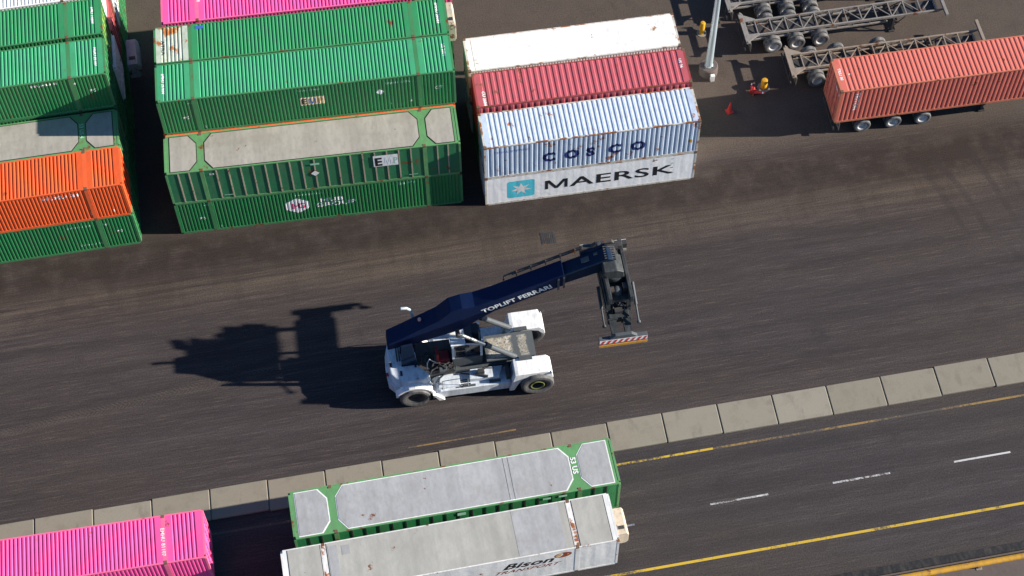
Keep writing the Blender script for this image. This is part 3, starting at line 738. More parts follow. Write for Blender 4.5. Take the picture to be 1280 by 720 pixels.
mb = MB(); mb.box(2.3, 2.75, .55, W53 - .2, H53 + .007, H53 + .012); mb.box(2.95, 3.35, 1.8, 2.3, H53 + .007, H53 + .012); mb.build('roof_patch', 'plate_cool', bz.root)
bz.side_text('Bison', 10.50, 1.74, .84, 'ink_black', sx=1.28, bold=.03, shear=.42); bz.side_text('TRANSPORT', 10.05, 1.26, .45, 'ink_brown', sx=1.22, bold=.012, shear=.55)
ell = lambda a, b, cx=0, cy=0, k=0, n=28: [(cx + a * math.cos(2 * PI * i / n) + k * b * math.sin(2 * PI * i / n), cy + b * math.sin(2 * PI * i / n)) for i in range(n)]
bz.on_side(poly_bm([ell(.43, .29, k=.3)]), 13.55, 2.32, 'ink_brown', 'emblem'); bz.on_side(poly_bm([ell(.18, .21, -.19, .03, .3)]), 13.55, 2.32, 'ink_white', 'emblem', .009); bz.on_side(poly_bm([ell(.13, .16, -.22, .04, .3)]), 13.55, 2.32, 'ink_gold', 'emblem', .013)
bz.on_side(poly_bm([ell(.06, .06, .25, .05, .3)]), 13.55, 2.32, 'ink_gold', 'emblem', .009)
p = rotz((LR + .03, .62, 0), AB); nose_unit('beige power unit hung on the front of the white lettered container', (-13.10 + p[0], -23.99 + p[1], 1.26 + 1.0), AB, 'beige_box', w=1.42, d=.62, h=1.15, pipe=True)
road_chassis('trailer under the white lettered container', -13.0, -22.7)
pa = b53('pink container on the road beside the kerb, cut by the picture edge', (-16.75 - L53, -21.32, 1.26), R(.5), 'pink', 'pink_frame', group=GR, doors='right')
pa.roof_text('EMHU 81107', L53 - 2.12, 1.9, .26, 'ink_white', bold=.02)
road_chassis('trailer under the pink container', -16.6 - L53, -20.0)

# ------------------------------------------------------------------ ground, road, kerb
def sheet(name, pts, z, mat):
    me = bpy.data.meshes.new(name); me.from_pydata([(x, y, z) for x, y in pts], [], [list(range(len(pts)))]); me.materials.append(M[mat])
    return link(name, me)
def road_y(x, y0): return y0 + math.tan(R(1.75)) * x
Rg = 400
struct(sheet('ground', [(-Rg, -Rg), (Rg, -Rg), (Rg, Rg), (-Rg, Rg)], 0, 'asphalt'))
KF = -15.06   # far edge of the kerb at x = 0
KW = 1.74
xa, xb = -120, 120
struct(sheet('road', [(xa, road_y(xa, -26.1)), (xb, road_y(xb, -26.1)), (xb, road_y(xb, KF - KW + .1)), (xa, road_y(xa, KF - KW + .1))], .004, 'road_asphalt'))
mb = MB(); prof = []
pitch = 3.02; hk = .13; x = -98.4
st = []; jit = []; rk = random.Random(11)
while x < 100:
    jit += [(rk.uniform(-.03, .03), rk.uniform(-.012, .012))] * 6
    st += [(x + .03, 0), (x + .06, 1), (x + pitch - .06, 1), (x + pitch - .03, 0), (x + pitch - .018, -1), (x + pitch + .018, -1)]; x += pitch
def kp(xx, y, z): return (xx, road_y(xx, y), z)
ROW = 6; vs = []
for (xx, k), (jy, jh) in zip(st, jit):
    h = jh + (hk if k == 1 else hk - .02 if k == 0 else hk - .075)
    ins = 0 if k == 1 else .018 if k == 0 else .05
    KF_ = KF; KF = KF_ + jy
    vs += [kp(xx, KF - ins, 0), kp(xx, KF - ins, h - .02), kp(xx, KF - .03 - ins, h), kp(xx, KF - KW + .03 + ins, h), kp(xx, KF - KW + ins, h - .02), kp(xx, KF - KW + ins, 0)]
    KF = KF_
fs = []
for i in range(len(st) - 1):
    for j in range(ROW - 1): fs.append((i * ROW + j, (i + 1) * ROW + j, (i + 1) * ROW + j + 1, i * ROW + j + 1))
mb.add(vs, fs)
tK = NT('kerb_concrete'); v = tK.coords(False)
sep = tK.node('ShaderNodeSeparateXYZ'); tK.l.new(v, sep.inputs[0])
idx = tK.math('FLOOR', tK.math('DIVIDE', tK.math('ADD', sep.outputs[0], 98.4), pitch))
wn = tK.node('ShaderNodeTexWhiteNoise', noise_dimensions='1D'); tK.l.new(idx, wn.inputs['W'])
base = tK.mix(wn.outputs[0], (.215, .19, .145, 1), (.262, .238, .19, 1))
nz = tK.noise(v, 1.3, 6, .65); base = tK.mix(tK.math('MULTIPLY', tK.ramp(nz, .5, .72), .35), base, (.13, .11, .08, 1))
stn = tK.noise(tK.scaled(v, (1.2, .5, 1)), 1.4, 5, .6); base = tK.mix(tK.math('MULTIPLY', tK.ramp(stn, .58, .68), .3), base, (.11, .095, .075, 1))
fn = tK.noise(v, 30, 4, .7); base = tK.mix(1, base, tK.ramp(fn, .3, .7, .86, 1.12), 'MULTIPLY')
tK.l.new(base, tK.b.inputs['Base Color']); tK.b.inputs['Roughness'].default_value = .9; tK.bump(fn, .3, .008); M['kerb_concrete'] = tK.m
struct(mb.build('kerb', 'kerb_concrete'))
def stripe(name, x0, x1, y0, w, mat, z=.008):
    n = max(1, int((x1 - x0) / 10)); vs = []
    for i in range(n + 1):
        xx = x0 + (x1 - x0) * i / n; vs += [(xx, road_y(xx, y0 - w / 2), z), (xx, road_y(xx, y0 + w / 2), z)]
    me = bpy.data.meshes.new(name); me.from_pydata(vs, [], [(2 * i, 2 * i + 2, 2 * i + 3, 2 * i + 1) for i in range(n)]); me.materials.append(M[mat]); return struct(link(name, me))
stripe('road_marking', -100, 100, -23.62, .14, 'line_yellow')
stripe('road_marking', -100, 4, -17.56, .13, 'line_yellow_worn'); stripe('road_marking', 4.01, 9.6, -17.56, .12, 'line_yellow'); stripe('road_marking', 9.61, 100, -17.56, .12, 'line_yellow_worn')
xd = 8.78
while xd < 90: stripe('road_marking', xd, xd + 3.1, -20.68, .10, 'line_white'); xd += 6.58
# faint old yellow line near the kerb on the yard side
stripe('road_marking', -6.3, -.5, -14.52, .08, 'line_yellow_faint', .005)
# road edge: dark channel and yellow rail
mb = MB(); vs = []
for xx in (-100, 100): vs += [kp(xx, -25.72, 0), kp(xx, -25.72, .12), kp(xx, -26.12, .12), kp(xx, -26.12, 0)]
mb.add(vs, [(0, 4, 5, 1), (1, 5, 6, 2), (2, 6, 7, 3), (3, 7, 4, 0), (0, 1, 2, 3), (7, 6, 5, 4)]); struct(mb.build('road_edge', 'black'))
struct(sheet('verge', [(xa, road_y(xa, -40)), (xb, road_y(xb, -40)), (xb, road_y(xb, -26.13)), (xa, road_y(xa, -26.13))], .006, 'verge_dirt'))
gr_ = thing('guard_rail', 'yellow steel guard rail along the road edge in the corner', 'guard rail', (0, 0, 0))
mb = MB(); pts = [kp(xx, -26.62, .52) for xx in range(-60, 61, 4)]; mb.path(pts, .16, 10); mb.build('rail', 'rail_yellow', gr_, smooth=True)
for i in range(-15, 16, 1):
    xx = i * 4 + 1.5; q = kp(xx, -26.62, 0); mb = MB(); mb.box(q[0] - .07, q[0] + .07, q[1] - .07, q[1] + .07, 0.0, .40); mb.box(q[0] - .15, q[0] + .15, q[1] - .15, q[1] + .15, 0, .03); mb.build('post', 'steel_warm', gr_)
# drain grate
dg_ = thing('drain_grate', 'square iron drain grate set in the yard between stack and lift truck', 'drain', (3.18, -2.75, 0))
mb = MB(); mb.box(-.42, .42, -.42, .42, .002, .012); mb.build('frame', 'steel_dark', dg_)
for i in range(7): mb = MB(); mb.box(-.36 + i * .105, -.30 + i * .105, -.38, .38, .013, .022); mb.build('bar', 'steel_dark', dg_)

# ------------------------------------------------------------------ light pole, bollards, cones
lp = thing('light_pole', 'tall pale steel light pole standing on a round concrete base', 'light pole', (14.68, 7.6, 0))
mb = MB(); mb.lathe([(.001, .62), (.50, .62), (.56, .56), (.58, 0)], n=32); mb.build('pedestal', 'verge_dirt', lp, smooth=True)
mb = MB(); mb.lathe([(.26, .62), (.26, .68), (.22, .70), (.11, 13.0), (.001, 13.0)], n=20); mb.build('pole', 'galv', lp, smooth=True)
for k in range(4):
    a = PI / 4 + k * PI / 2; mb = MB(); mb.tube((.33 * math.cos(a), .33 * math.sin(a), .615), (.33 * math.cos(a), .33 * math.sin(a), .74), .03, n=8); mb.build('bolt', 'steel', lp)
mb = MB(); mb.box(-.02, .22, -.80, -.60, .0, .5); mb.build('junction_box', 'white_paint', lp, bevel=.02)
for sg in (-1, 1):
    mb = MB(); mb.box(-.3, .3, sg * .9 - .25, sg * .9 + .25, 12.9, 13.05); mb.bar((0, sg * .05, 12.9), (0, sg * .7, 12.95), .06, .06); mb.build('lamp_head', 'galv', lp)
def bollard(lbl, loc, h=1.0, r_=.16):
    b = thing('bollard', lbl, 'bollard', loc, 0, 'yellow bollards around the light pole')
    mb = MB(); mb.lathe([(r_, 0), (r_, h - .06), (r_ * .8, h), (.001, h + .02)], n=18); mb.build('post', 'yellow', b, smooth=True)
    mb = MB(); mb.lathe([(r_ * 1.9, 0), (r_ * 1.9, .025), (r_ * 1.02, .03)], n=18); mb.build('footing', 'concrete', b); return b
bollard('yellow steel bollard behind the light pole', (14.93, 10.6, 0))
bollard('yellow steel bollard beside the fallen red traffic cone', (17.72, 5.9, 0), .72, .2)
bollard('yellow steel bollard tucked against the rusty container corner', (12.62, 5.3, 0), .95, .14)
def cone(lbl, loc, rot, h=.9, band=True):
    c_ = thing('traffic_cone', lbl, 'traffic cone', loc, 0, 'red traffic cones by the light pole'); c_.rotation_euler = rot
    mb = MB(); mb.box(-.2, .2, -.2, .2, 0, .05); mb.build('base', 'cone_red', c_, bevel=.015)
    mb = MB(); mb.lathe([(.15, .05), (.05, h - .1), (.035, h), (.001, h)], n=18); mb.build('body', 'cone_red', c_, smooth=True)
    if band: mb = MB(); mb.lathe([(.066, h - .2), (.052, h - .08)], n=18); mb.build('band', 'white_paint', c_)
    return c_
cone('red traffic cone tipped over beside the yellow bollard', (17.0, 5.55, .2), (R(78), 0, R(60)), .72)
cone('red traffic cone lying across the fallen one', (16.95, 5.5, .22), (R(80), 0, R(175)), .62)
cone('upright red traffic cone in the shade by the rusty container', (15.3, 4.45, 0), (0, 0, .3), .85, False)

# ------------------------------------------------------------------ reach stacker
O = (1.2, -10.5, 0)
rs = thing('reach_stacker', 'white reach stacker with navy lettered boom and raised spreader on the yard', 'lift truck', O)
def mbo(): return MB(O)
# chassis
mb = mbo(); mb.prism([(-6.0, .55), (.9, .55), (1.05, .9), (1.05, 1.3), (-.3, 1.45), (-4.6, 1.35), (-6.0, 1.3)], 'y', -11.25, -9.75); mb.build('chassis', 'machine_grey', rs, bevel=.02)
body = mbo()
body.prism([(-4.62, .52), (-.52, .52), (-.40, .80), (-.42, 1.18), (-4.2, 1.18), (-4.55, .95)], 'y', -12.28, -11.28)
bd = body.build('side_tank', 'machine_white', rs, bevel=.04)
body = mbo(); body.prism([(-4.62, .52), (-.52, .52), (-.40, .80), (-.42, 1.18), (-4.2, 1.18), (-4.55, .95)], 'y', -9.72, -8.72); body.build('side_tank', 'machine_white', rs, bevel=.04)
mb = mbo(); mb.prism([(-4.3, -12.18), (-3.1, -12.1), (-3.1, -11.5), (-4.1, -11.4)], 'z', 1.182, 1.32); mb.build('step_plate', 'machine_white', rs, bevel=.02)
for i in range(4): mb = mbo(); mb.box(-3.35 + i * .0, -2.55, -12.20 + i * .13, -12.13 + i * .13, 1.183, 1.20); mb.build('step_slot', 'steel_dark', rs)
mb = mbo(); mb.prism([(-2.6, -11.95), (-1.0, -12.0), (-.75, -11.35), (-2.5, -11.35)], 'z', 1.182, 1.50); mb.build('locker', 'machine_white', rs, bevel=.03)
mb = mbo(); mb.box(-1.55, -.95, -12.16, -11.99, 1.182, 1.24); mb.box(-3.0, -2.3, -12.23, -12.1, 1.205, 1.23); mb.build('tread_plate', 'machine_grey', rs)
mb = mbo(); mb.box(-2.1, -1.75, -11.75, -11.5, 1.502, 1.72); mb.tube((-2.25, -11.7, 1.55), (-1.6, -11.95, 1.55), .07); mb.build('valve_block', 'steel_dark', rs)
# rear hood
def plan(sc=0, bot=False):
    k = .25 if bot else 0
    return [(-6.62 - sc, -9.15), (-6.82 - sc, -9.9), (-6.86 - sc, -10.6), (-6.80 - sc, -11.35 - sc), (-6.45, -11.85 - sc), (-5.9, -12.02 - sc), (-4.95, -11.98 - sc), (-4.62, -11.72), (-5.25, -11.0), (-5.30, -9.4), (-5.45, -9.02 + sc), (-5.9, -8.98 + sc)]
mb = mbo(); mb.prism(plan(.08), 'z', .75, 1.55); mb.build('counterweight', 'machine_white', rs, bevel=.07)
pl_ = [((x + 5.7) * .93 - 5.66, (y + 10.5) * .92 - 10.5) for x, y in plan()]
mb = mbo(); mb.prism(plan(0), 'z', 1.552, 2.05, taper=pl_); mb.build('hood', 'machine_white', rs, bevel=.06)
for sg in (-1, 1):
    yc = -10.5 + sg * 1.55; arc = []
    for i in range(9):
        a = R(12 + 150 * i / 8); arc.append((-5.56 + 1.06 * math.cos(a), .82 + 1.02 * math.sin(a)))
    inn = [(-5.56 + .95 * (x + 5.56) / 1.06, .82 + .92 * (z - .82) / 1.02) for x, z in arc]
    mb = mbo(); mb.prism(arc + inn[::-1], 'y', yc - (.22 if sg < 0 else .36), yc + (.36 if sg < 0 else .22)); mb.build('rear_fender', 'machine_clean', rs)
    mb = mbo(); mb.prism([(-4.62, 1.1), (-4.45, 1.05), (-4.0, .45), (-4.3, .45)], 'y', yc - .36, yc + .30); mb.build('mudguard', 'machine_clean', rs)
mb = mbo()
for x, y in ((-6.7, -10.9), (-6.2, -11.5), (-5.4, -11.1)): mb.box(x, x + .12, y, y + .3, 2.052, 2.07)
mb.build('hood_latch', 'steel_dark', rs)
mb = mbo(); mb.tube((-6.82, -11.1, 1.7), (-6.94, -11.1, 1.7), .1); mb.build('tail_light', 'lens_red', rs)
for i in range(7): mb = mbo(); mb.box(-6.30 + i * .13, -6.23 + i * .13, -10.6, -9.6, 2.052, 2.075); mb.build('grille_slat', 'steel_dark', rs)
for yy_ in (-12.16, -8.84):
    mb = mbo(); mb.path([(-4.05, yy_, 1.18), (-4.05, yy_, 2.05), (-3.4, yy_, 2.1), (-2.7, yy_, 2.05), (-2.7, yy_, 1.18)], .022, 6); mb.build('hand_rail', 'galv', rs)
mb = mbo(); mb.box(-.62, -.44, -12.1, -11.5, 1.19, 1.75); mb.build('mud_shield', 'steel_dark', rs)
mb = mbo(); mb.path([(-3.0, -11.35, 1.2), (-2.4, -11.6, 1.35), (-1.6, -11.42, 1.56), (-.9, -11.5, 1.4), (-.5, -11.4, 1.6)], .04, 6); mb.path([(-4.4, -11.7, 1.2), (-3.9, -11.4, 1.4), (-3.2, -11.33, 1.4)], .045, 6); mb.build('hydraulic_hose', 'rubber', rs)
# engine bay
mb = mbo(); mb.box(-5.22, -3.35, -11.28, -9.45, 1.37, 1.72); mb.build('engine_bay', 'steel_dark', rs)
mb = mbo()
rnd = random.Random(3)
for i in range(26):
    x = rnd.uniform(-5.1, -3.5); y = rnd.uniform(-11.5, -10.2); mb.path([(x, y, 1.76), (x + .1, y + .1, 1.95), (x + .4, y + rnd.uniform(-.3, .3), 2.0), (x + .5, y + .2, 1.75)], .035, 6)
mb.build('hydraulic_hose', 'rubber', rs)
mb = mbo(); mb.tube((-4.1, -11.3, 1.80), (-3.7, -11.3, 1.80), .17); mb.build('air_filter', 'machine_grey', rs, smooth=True); mb = mbo(); mb.box(-4.3, -3.9, -10.9, -10.5, 1.752, 2.1); mb.build('battery_box', 'machine_grey', rs)
mb = mbo(); mb.path([(-4.75, -11.3, 2.05), (-4.72, -11.25, 2.6), (-4.6, -11.2, 2.9), (-4.25, -11.05, 2.2)], .03, 6); mb.build('grab_rail', 'galv', rs)
# boom uprights
for sg in (-1, 1):
    mb = mbo(); mb.prism([(-6.1, 1.4), (-5.2, 1.4), (-5.4, 4.2), (-6.0, 4.1)], 'y', -10.5 + sg * .40 - .05, -10.5 + sg * .40 + .05); mb.build('boom_upright', 'navy_in', rs)
# cab
cz0, cz1 = 1.46, 3.72
cab = mbo(); cab.box(-3.35, -1.75, -11.05, -9.75, cz0, 2.3); cb_ = cab.build('cab', 'machine_grey', rs, bevel=.03)
mb = mbo(); mb.box(-3.28, -1.85, -10.98, -9.82, 2.302, cz1 - .06); mb.build('cab_window', 'glass', rs)
for x, y in ((-3.30, -11.0), (-1.80, -11.0), (-3.30, -9.8), (-1.80, -9.8)):
    mb = mbo(); mb.box(x - .06, x + .06, y - .06, y + .06, 2.30, cz1 - .05); mb.build('cab_pillar', 'machine_white', rs)
mb = mbo(); mb.box(-3.42, -2.62, -11.10, -9.7, cz1 - .05, cz1 + .06); mb.build('cab_roof', 'machine_clean', rs, bevel=.04)
mb = mbo(); mb.prism([(-2.615, cz1 - .05), (-2.615, cz1 + .04), (-1.75, cz1 - .18), (-1.75, cz1 - .24)], 'y', -11.0, -9.8); mb.build('roof_window', 'glass', rs)
mb = mbo(); mb.bar((-2.6, -11.06, cz1 + .0), (-1.7, -11.06, cz1 - .2), .06, .06); mb.build('roof_trim', 'machine_clean', rs)
mb = mbo(); mb.box(-4.15, -3.5, -10.95, -10.35, 1.76, 2.15); mb.box(-4.2, -4.05, -10.95, -10.35, 2.1, 2.75); mb.build('operator_seat', 'seat_red', rs, bevel=.05)
# deck and front
mb = mbo(); mb.box(-1.55, 1.10, -11.28, -9.74, 1.90, 1.985); mb.build('deck', 'worn_deck', rs)
mb = mbo(); mb.box(-1.5, 1.03, -11.1, -9.9, 1.4, 1.90); mb.build('deck_frame', 'machine_grey', rs)
def fender(sg):
    a_ = 0 if sg < 0 else .16
    prof_ = [(-.52 + a_, .42), (-.20 + a_, 1.97), (.0 + a_, 2.0), (1.58, 2.0), (1.80, 1.72), (1.86, 1.30), (1.74, 1.28), (1.45, 1.66), (1.0, 1.82), (.55, 1.72), (.15, 1.35), (-.12, .8), (-.24, .42)]
    y0, y1 = (-12.40, -11.36) if sg < 0 else (-9.66, -8.50)
    m_ = mbo(); m_.prism(prof_, 'y', y0, y1); return m_.build('front_fender', 'machine_clean', rs, bevel=.03)
fender(-1); fender(1)
for sg in (-1, 1):
    y = -11.42 if sg < 0 else -9.60
    mb = mbo(); mb.box(.15, .85, y - .12, y + .10, 2.003, 2.08); mb.build('fender_bracket', 'machine_grey', rs)
    yl = -12.4 if sg < 0 else -8.6
    mb = mbo(); mb.tube((1.80, yl, 1.9), (1.98, yl, 1.9), .09); mb.build('headlight', 'steel_dark', rs)
# wheels
for y in (-12.36, -11.80, -9.28, -8.72):
    e = wheel(rs, (.98 - O[0], y - O[1], .90), ('rsf', 1), .90, .50, 'rubber_dusty' if y < -10.5 else 'rubber_dusty', 'rim_dark', flip=y > -10.5, dish=-.1)
    if y < -12:
        mb = MB(); mb.lathe([(.30, -.20), (.36, -.215), (.40, -.19), (.40, -.12)], axis='y', n=30); mb.build('hub_ring', 'rim_lime', e, smooth=True)
for y in (-12.12, -8.88):
    wheel(rs, (-5.56 - O[0], y - O[1], .84), ('rsr', 1), .84, .50, 'rubber_dusty', 'rim_dark', flip=y > -10.5, dish=.2)
mb = mbo(); mb.tube((.98, -12.0, .9), (.98, -9.0, .9), .22); mb.build('drive_axle', 'steel_dark', rs)
mb = mbo(); mb.tube((-5.56, -11.9, .84), (-5.56, -9.1, .84), .16); mb.build('steer_axle', 'steel_dark', rs)
# boom
BY = -10.5; BH = .46
top = [(-6.65, 4.55), (-5.87, 5.0), (-5.0, 5.55), (-3.95, 6.2), (-3.3, 6.92), (-2.65, 7.13), (-2.0, 7.18), (-1, 7.52), (0, 7.98), (2.62, 9.10)]
bot = [(2.62, 8.06), (1.5, 7.56), (.27, 7.0), (-.97, 6.46), (-1.9, 5.75), (-2.8, 5.0), (-5.2, 4.25), (-6.7, 3.95)]
mb = mbo(); mb.prism(top + bot, 'y', BY - BH, BY + BH); mb.build('outer_boom', 'navy', rs, bevel=.05)
mb = mbo(); mb.prism([(2.2, 8.78), (4.86, 9.90), (5.12, 9.80), (5.28, 9.10), (4.9, 8.92), (2.2, 7.96)], 'y', BY - BH + .07, BY + BH - .07); mb.build('inner_boom', 'navy_in', rs, bevel=.05)
mb = mbo()
for w_ in (0, .28):
    mb.prism([(2.56 - w_, 7.90 - w_ * .43), (2.66 - w_, 7.94 - w_ * .43), (2.66 - w_, 9.0 - w_ * .43), (2.56 - w_, 8.96 - w_ * .43)], 'y', BY - BH - .07, BY - BH - .002)
mb.build('wear_collar', 'machine_grey', rs)
bm = text_bm('TOPLIFT FERRARI', .50, 1.12, .035)
dirv = Vector((2.9 + .2, 0, 9.24 - 7.86)).normalized(); th = math.atan2(8.20 - 7.0, 2.95 - .27)
w_ = max(v.co.x for v in bm.verts); k_ = 3.92 / w_
place(bm, 'lettering', 'ink_white', rs, (0, 0), lambda u, v: (-1.55 + u * k_ * math.cos(th) - v * math.sin(th) * .9 - O[0], BY - BH - .006 - O[1], 6.42 + u * k_ * math.sin(th) + v * math.cos(th)))
# hose carrier on the far side, head box
mb = mbo(); y = BY + BH + .16
mb.path([(-.35, y - .08, 7.75), (-.30, y, 8.0), (.1, y, 8.2), (3.3, y, 9.62), (3.7, y, 9.78)], .055, 8); mb.path([(.1, y + .02, 8.02), (3.3, y + .02, 9.42), (3.7, y, 9.6)], .04, 6)
for i in range(5):
    x = .3 + i * .75; z_ = 8.27 + (x - .1) * .444; mb.box(x, x + .06, y - .1, y + .05, z_ - .32, z_ + .03)
mb.build('hose_carrier', 'steel_dark', rs)
mb = mbo(); mb.prism([(3.6, 9.40), (4.85, 9.93), (4.85, 9.66), (3.6, 9.13)], 'y', BY + BH - .06, BY + BH + .12); mb.build('head_box', 'navy_in', rs, bevel=.04)
mb = mbo(); mb.prism([(3.55, 9.40), (3.95, 9.57), (3.95, 9.53), (3.55, 9.34)], 'y', BY - .1, BY + .18); mb.build('access_plate', 'machine_grey', rs); mb = mbo(); mb.prism([(4.2, 9.66), (4.4, 9.75), (4.4, 9.69), (4.2, 9.6)], 'y', BY + .1, BY + .22); mb.build('access_plate', 'machine_grey', rs)
mb = mbo(); mb.box(5.22, 5.29, BY - .05, BY + .32, 9.15, 9.65); mb.build('head_plate', 'machine_clean', rs)
mb = mbo(); mb.box(5.0, 5.55, BY + .5, BY + .8, 9.0, 9.4); mb.box(5.45, 5.75, BY + .65, BY + 1.0, 9.05, 9.35); mb.build('lamp_bracket', 'steel_dark', rs)
mb = mbo()
for i in range(6): mb.path([(4.7, BY + .4 - i * .14, 9.88), (5.25, BY + .42 - i * .14, 9.75), (5.5, BY + .35 - i * .16, 9.1), (5.6, BY + .25 - i * .2, 8.1)], .035, 6)
mb.build('head_hose', 'rubber', rs)
for o in rs.children:
    if o.name.split('.')[0] in ('outer_boom', 'inner_boom', 'wear_collar', 'lettering', 'hose_carrier', 'head_box', 'access_plate', 'head_plate', 'lamp_bracket', 'head_hose'): o.location = (0, .42, -.68)
# lift cylinders
for sg in (-1, 1):
    y = BY + .22 + sg * .80
    a = Vector((.12, y - (.1 if sg < 0 else -.1), 1.75)); b = Vector((-3.0, y, 4.95)); m_ = a.lerp(b, .55)
    mb = mbo(); mb.tube(a, m_, .15, n=16); mb.tube(m_ - (m_ - a).normalized() * .12, m_, .175, n=16); lc = mb.build('lift_cylinder', 'machine_grey', rs, smooth=True)
    mb = mbo(); mb.tube(m_, b, .085, n=16); mb.build('piston_rod', 'chrome', lc, smooth=True)
    mb = mbo(); mb.tube((b.x, y - .2, b.z), (b.x, y + .2, b.z), .12); mb.build('cylinder_pin', 'steel_dark', lc)
# exhaust, beacon
mb = mbo(); mb.path([(-5.2, -9.55, 2.0), (-5.2, -9.55, 5.0), (-5.25, -9.55, 5.35), (-5.45, -9.55, 5.6), (-5.75, -9.56, 5.66)], .085, 10); mb.build('exhaust_pipe', 'galv', rs, smooth=True)
mb = mbo(); mb.lathe([(.10, 0), (.10, .1), (.06, .18), (.001, .19)], (-4.85, -9.98, 4.98), n=12); mb.build('beacon', 'lens_pink', rs, smooth=True)
mb = mbo(); mb.box(-1.9, -1.83, -10.98, -10.9, 3.7, 4.6); mb.box(-1.92, -1.80, -11.02, -10.88, 4.5, 4.7); mb.build('mirror_post', 'machine_grey', rs)
# spreader
SX, SY = 5.47, -10.25
sp_ = link('spreader', None, rs, (SX - O[0] - .28, SY - O[1] - .17, .78), R(0.0))
SO = (SX, SY, 0)
def mbs(): return MB(SO)
sg_ = 'spreader_grey'
mb = mbs(); mb.prism([(4.85, 8.2), (5.50, 8.2), (5.85, 8.0), (5.9, 7.5), (5.0, 7.5), (4.8, 7.9)], 'y', SY - .65, SY + .42); mb.build('boom_head_hanger', sg_, sp_, bevel=.04)
mb = mbs(); mb.lathe([(.001, 7.5), (.62, 7.5), (.68, 7.42), (.68, 7.18), (.55, 7.1), (.001, 7.1)], (SX, SY - .1, 0), n=28); mb.build('slewing_ring', sg_, sp_, smooth=True)
mb = mbs(); mb.box(4.78, 6.22, -11.95, -8.75, 6.85, 7.08); mb.box(4.86, 5.05, -12.15, -8.6, 7.083, 7.6); mb.box(5.95, 6.14, -12.15, -8.6, 7.083, 7.6); mb.build('rotator_frame', sg_, sp_, bevel=.03)
for y in (-11.7, -8.95):
    for x in (4.95, 6.0):
        mb = mbs(); mb.bar((x, y, 6.8), (x, y + (.15 if y > -10 else -.15), 5.85), .16, .2); mb.build('hanger_link', sg_, sp_)
mb = mbs(); mb.box(4.85, 5.35, -12.35, -8.2, 5.45, 5.92); mb.box(5.55, 6.05, -12.35, -8.2, 5.45, 5.92)
for y in (-12.3, -11.2, -10.1, -9.0): mb.box(5.352, 5.548, y, y + .18, 5.5, 5.85)
mb.build('main_beam', sg_, sp_, bevel=.02)
for y0, y1 in ((-13.15, -12.36), (-8.19, -7.80)):
    for x in (4.92, 5.62):
        mb = mbs(); mb.box(x, x + .36, y0, y1, 5.5, 5.85); mb.build('telescopic_beam', sg_, sp_)
for k, (y0, y1) in enumerate(((-13.42, -13.16), (-7.79, -7.53))):
    mb = mbs(); mb.box(4.22, 6.72, y0, y1, 5.30, 5.72); mb.prism([(4.75, 5.722), (6.2, 5.722), (5.9, 6.0), (5.05, 6.0)], 'y', y0 + .04, y1 - .04)
    eb = mb.build('end_beam', 'machine_grey' if k == 0 else 'steel_dark', sp_, bevel=.02)
    yf = y0 - .012 if k == 0 else y1 + .012
    mb = mbs(); mb.box(4.24, 6.70, min(yf, yf + .01), max(yf, yf + .01), 5.42, 5.74); mb.build('warning_board', 'ink_white', sp_)
    mb = mbs(); yq = yf - .006 if k == 0 else yf + .014
    for i in range(8):
        x0 = 4.26 + i * .31; mb.add([(x0, yq, 5.425), (min(6.69, x0 + .15), yq, 5.425), (min(6.69, x0 + .31), yq, 5.735), (min(6.69, x0 + .16), yq, 5.735)], [(0, 1, 2, 3)])
    mb.build('warning_stripe', 'stripe_red', sp_)
    mb = mbs(); mb.box(4.22, 6.72, yf - .02, yf + .16, 5.12, 5.297); mb.build('bottom_flange', 'ochre', sp_)
    for x in (4.32, 6.62):
        mb = mbs(); mb.box(x - .1, x + .1, y0 + .02, y1 - .02, 5.0, 5.118); mb.lathe([(.001, 4.82), (.05, 4.86), (.07, 4.93), (.05, 5.0)], (x, (y0 + y1) / 2, 0), n=10); mb.build('twistlock', 'steel', sp_)
for x in (4.58, 6.36):
    mb = mbs(); mb.tube((x, -12.75, 6.05), (x, -10.8, 6.75), .05, n=10); mb.tube((x, -11.9, 6.36), (x, -10.8, 6.75), .085, n=10); mb.tube((x, -12.82, 6.03), (x, -12.70, 6.06), .10, n=10); mb.build('damping_cylinder', sg_ if x < 5 else 'machine_grey', sp_, smooth=True)
mb = mbs(); rnd = random.Random(5)
for i in range(9):
    x = rnd.uniform(4.9, 6.0); y = rnd.uniform(-12.2, -11.3); mb.path([(x, y, 5.99), (x + rnd.uniform(-.1, .1), y + .25, 6.10), (x + rnd.uniform(-.15, .15), y + .6, 6.12), (x, y + .95, 5.99)], .035, 6)
mb.build('spreader_hose', 'rubber', sp_)
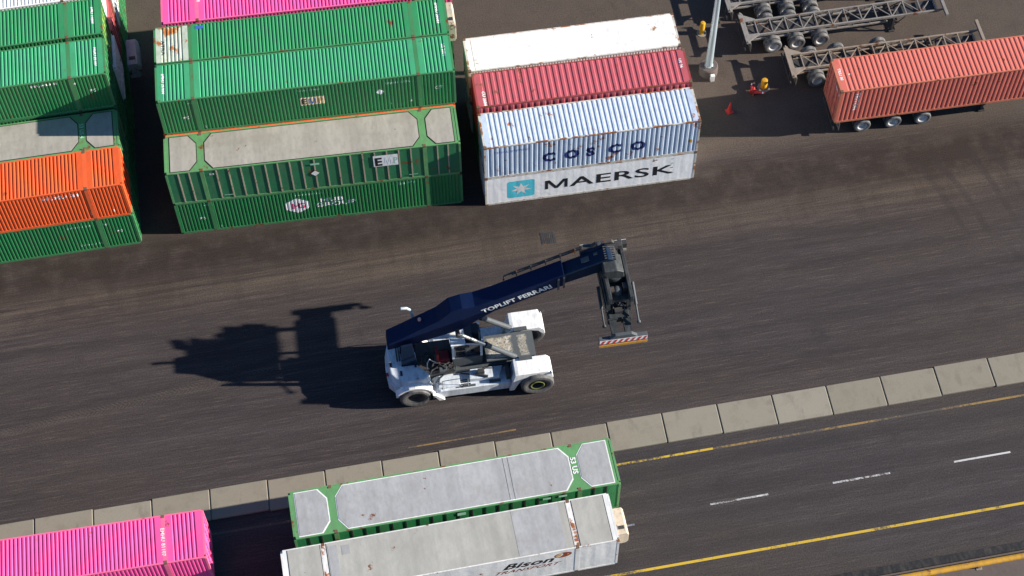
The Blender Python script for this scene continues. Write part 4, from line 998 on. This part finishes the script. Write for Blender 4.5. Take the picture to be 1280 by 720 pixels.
mb = mbs(); mb.box(4.92, 5.98, -12.3, -8.3, 5.925, 5.98); mb.build('cover_plate', sg_, sp_, bevel=.03)
mb = mbs(); mb.lathe([(.001, 7.42), (.12, 7.42), (.2, 7.36), (.24, 7.08)], (5.45, -11.45, 0), n=20); mb.build('slew_motor', 'machine_grey', sp_, smooth=True)
for q in ((5.25, 5.65, -12.1, -11.85, 5.982, 6.2), (5.06, 5.28, -11.6, -11.3, 7.082, 7.4), (5.72, 5.93, -11.5, -11.2, 7.082, 7.5)): mb = mbs(); mb.box(*q); mb.build('valve_block', 'steel_dark', sp_)

# ------------------------------------------------------------------ light, world, camera
EL, AZ = R(22.3), R(8.6)
sd = Vector((math.cos(AZ) * math.cos(EL), -math.sin(AZ) * math.cos(EL), math.sin(EL)))
sun = bpy.data.lights.new('sun', 'SUN'); sun.energy = 5.0; sun.angle = R(.53); sun.color = (1, .93, .83)
so = bpy.data.objects.new('sun', sun); C.objects.link(so); so.rotation_euler = sd.to_track_quat('Z', 'Y').to_euler(); so.location = (60, -10, 40)
w = bpy.data.worlds.new('World'); S.world = w; w.use_nodes = True
sk = w.node_tree.nodes.new('ShaderNodeTexSky'); sk.sky_type = 'NISHITA'; sk.sun_disc = False
sk.sun_elevation = EL; sk.sun_rotation = R(90) + AZ; sk.air_density = 1.0; sk.dust_density = .2; sk.ozone_density = 6.0
bg = w.node_tree.nodes['Background']; bg.inputs[1].default_value = .065
w.node_tree.links.new(sk.outputs[0], bg.inputs[0])
S.view_settings.view_transform = 'Standard'; S.view_settings.look = 'None'; S.view_settings.gamma = 1; S.view_settings.use_curve_mapping = False
S.view_settings.exposure = 1.08
cam = bpy.data.cameras.new('camera'); co = bpy.data.objects.new('camera', cam); C.objects.link(co)
co.location = (-6.897, -57.524, 84.332); co.rotation_euler = (R(90 - 58.18032604), R(.32490091), R(-8.80869699))
cam.sensor_width = 36; cam.lens = 2221.129 / 1280 * 36; cam.clip_start = 1; cam.clip_end = 2000
S.camera = co
S.render.engine = 'CYCLES'; S.cycles.max_bounces = 6
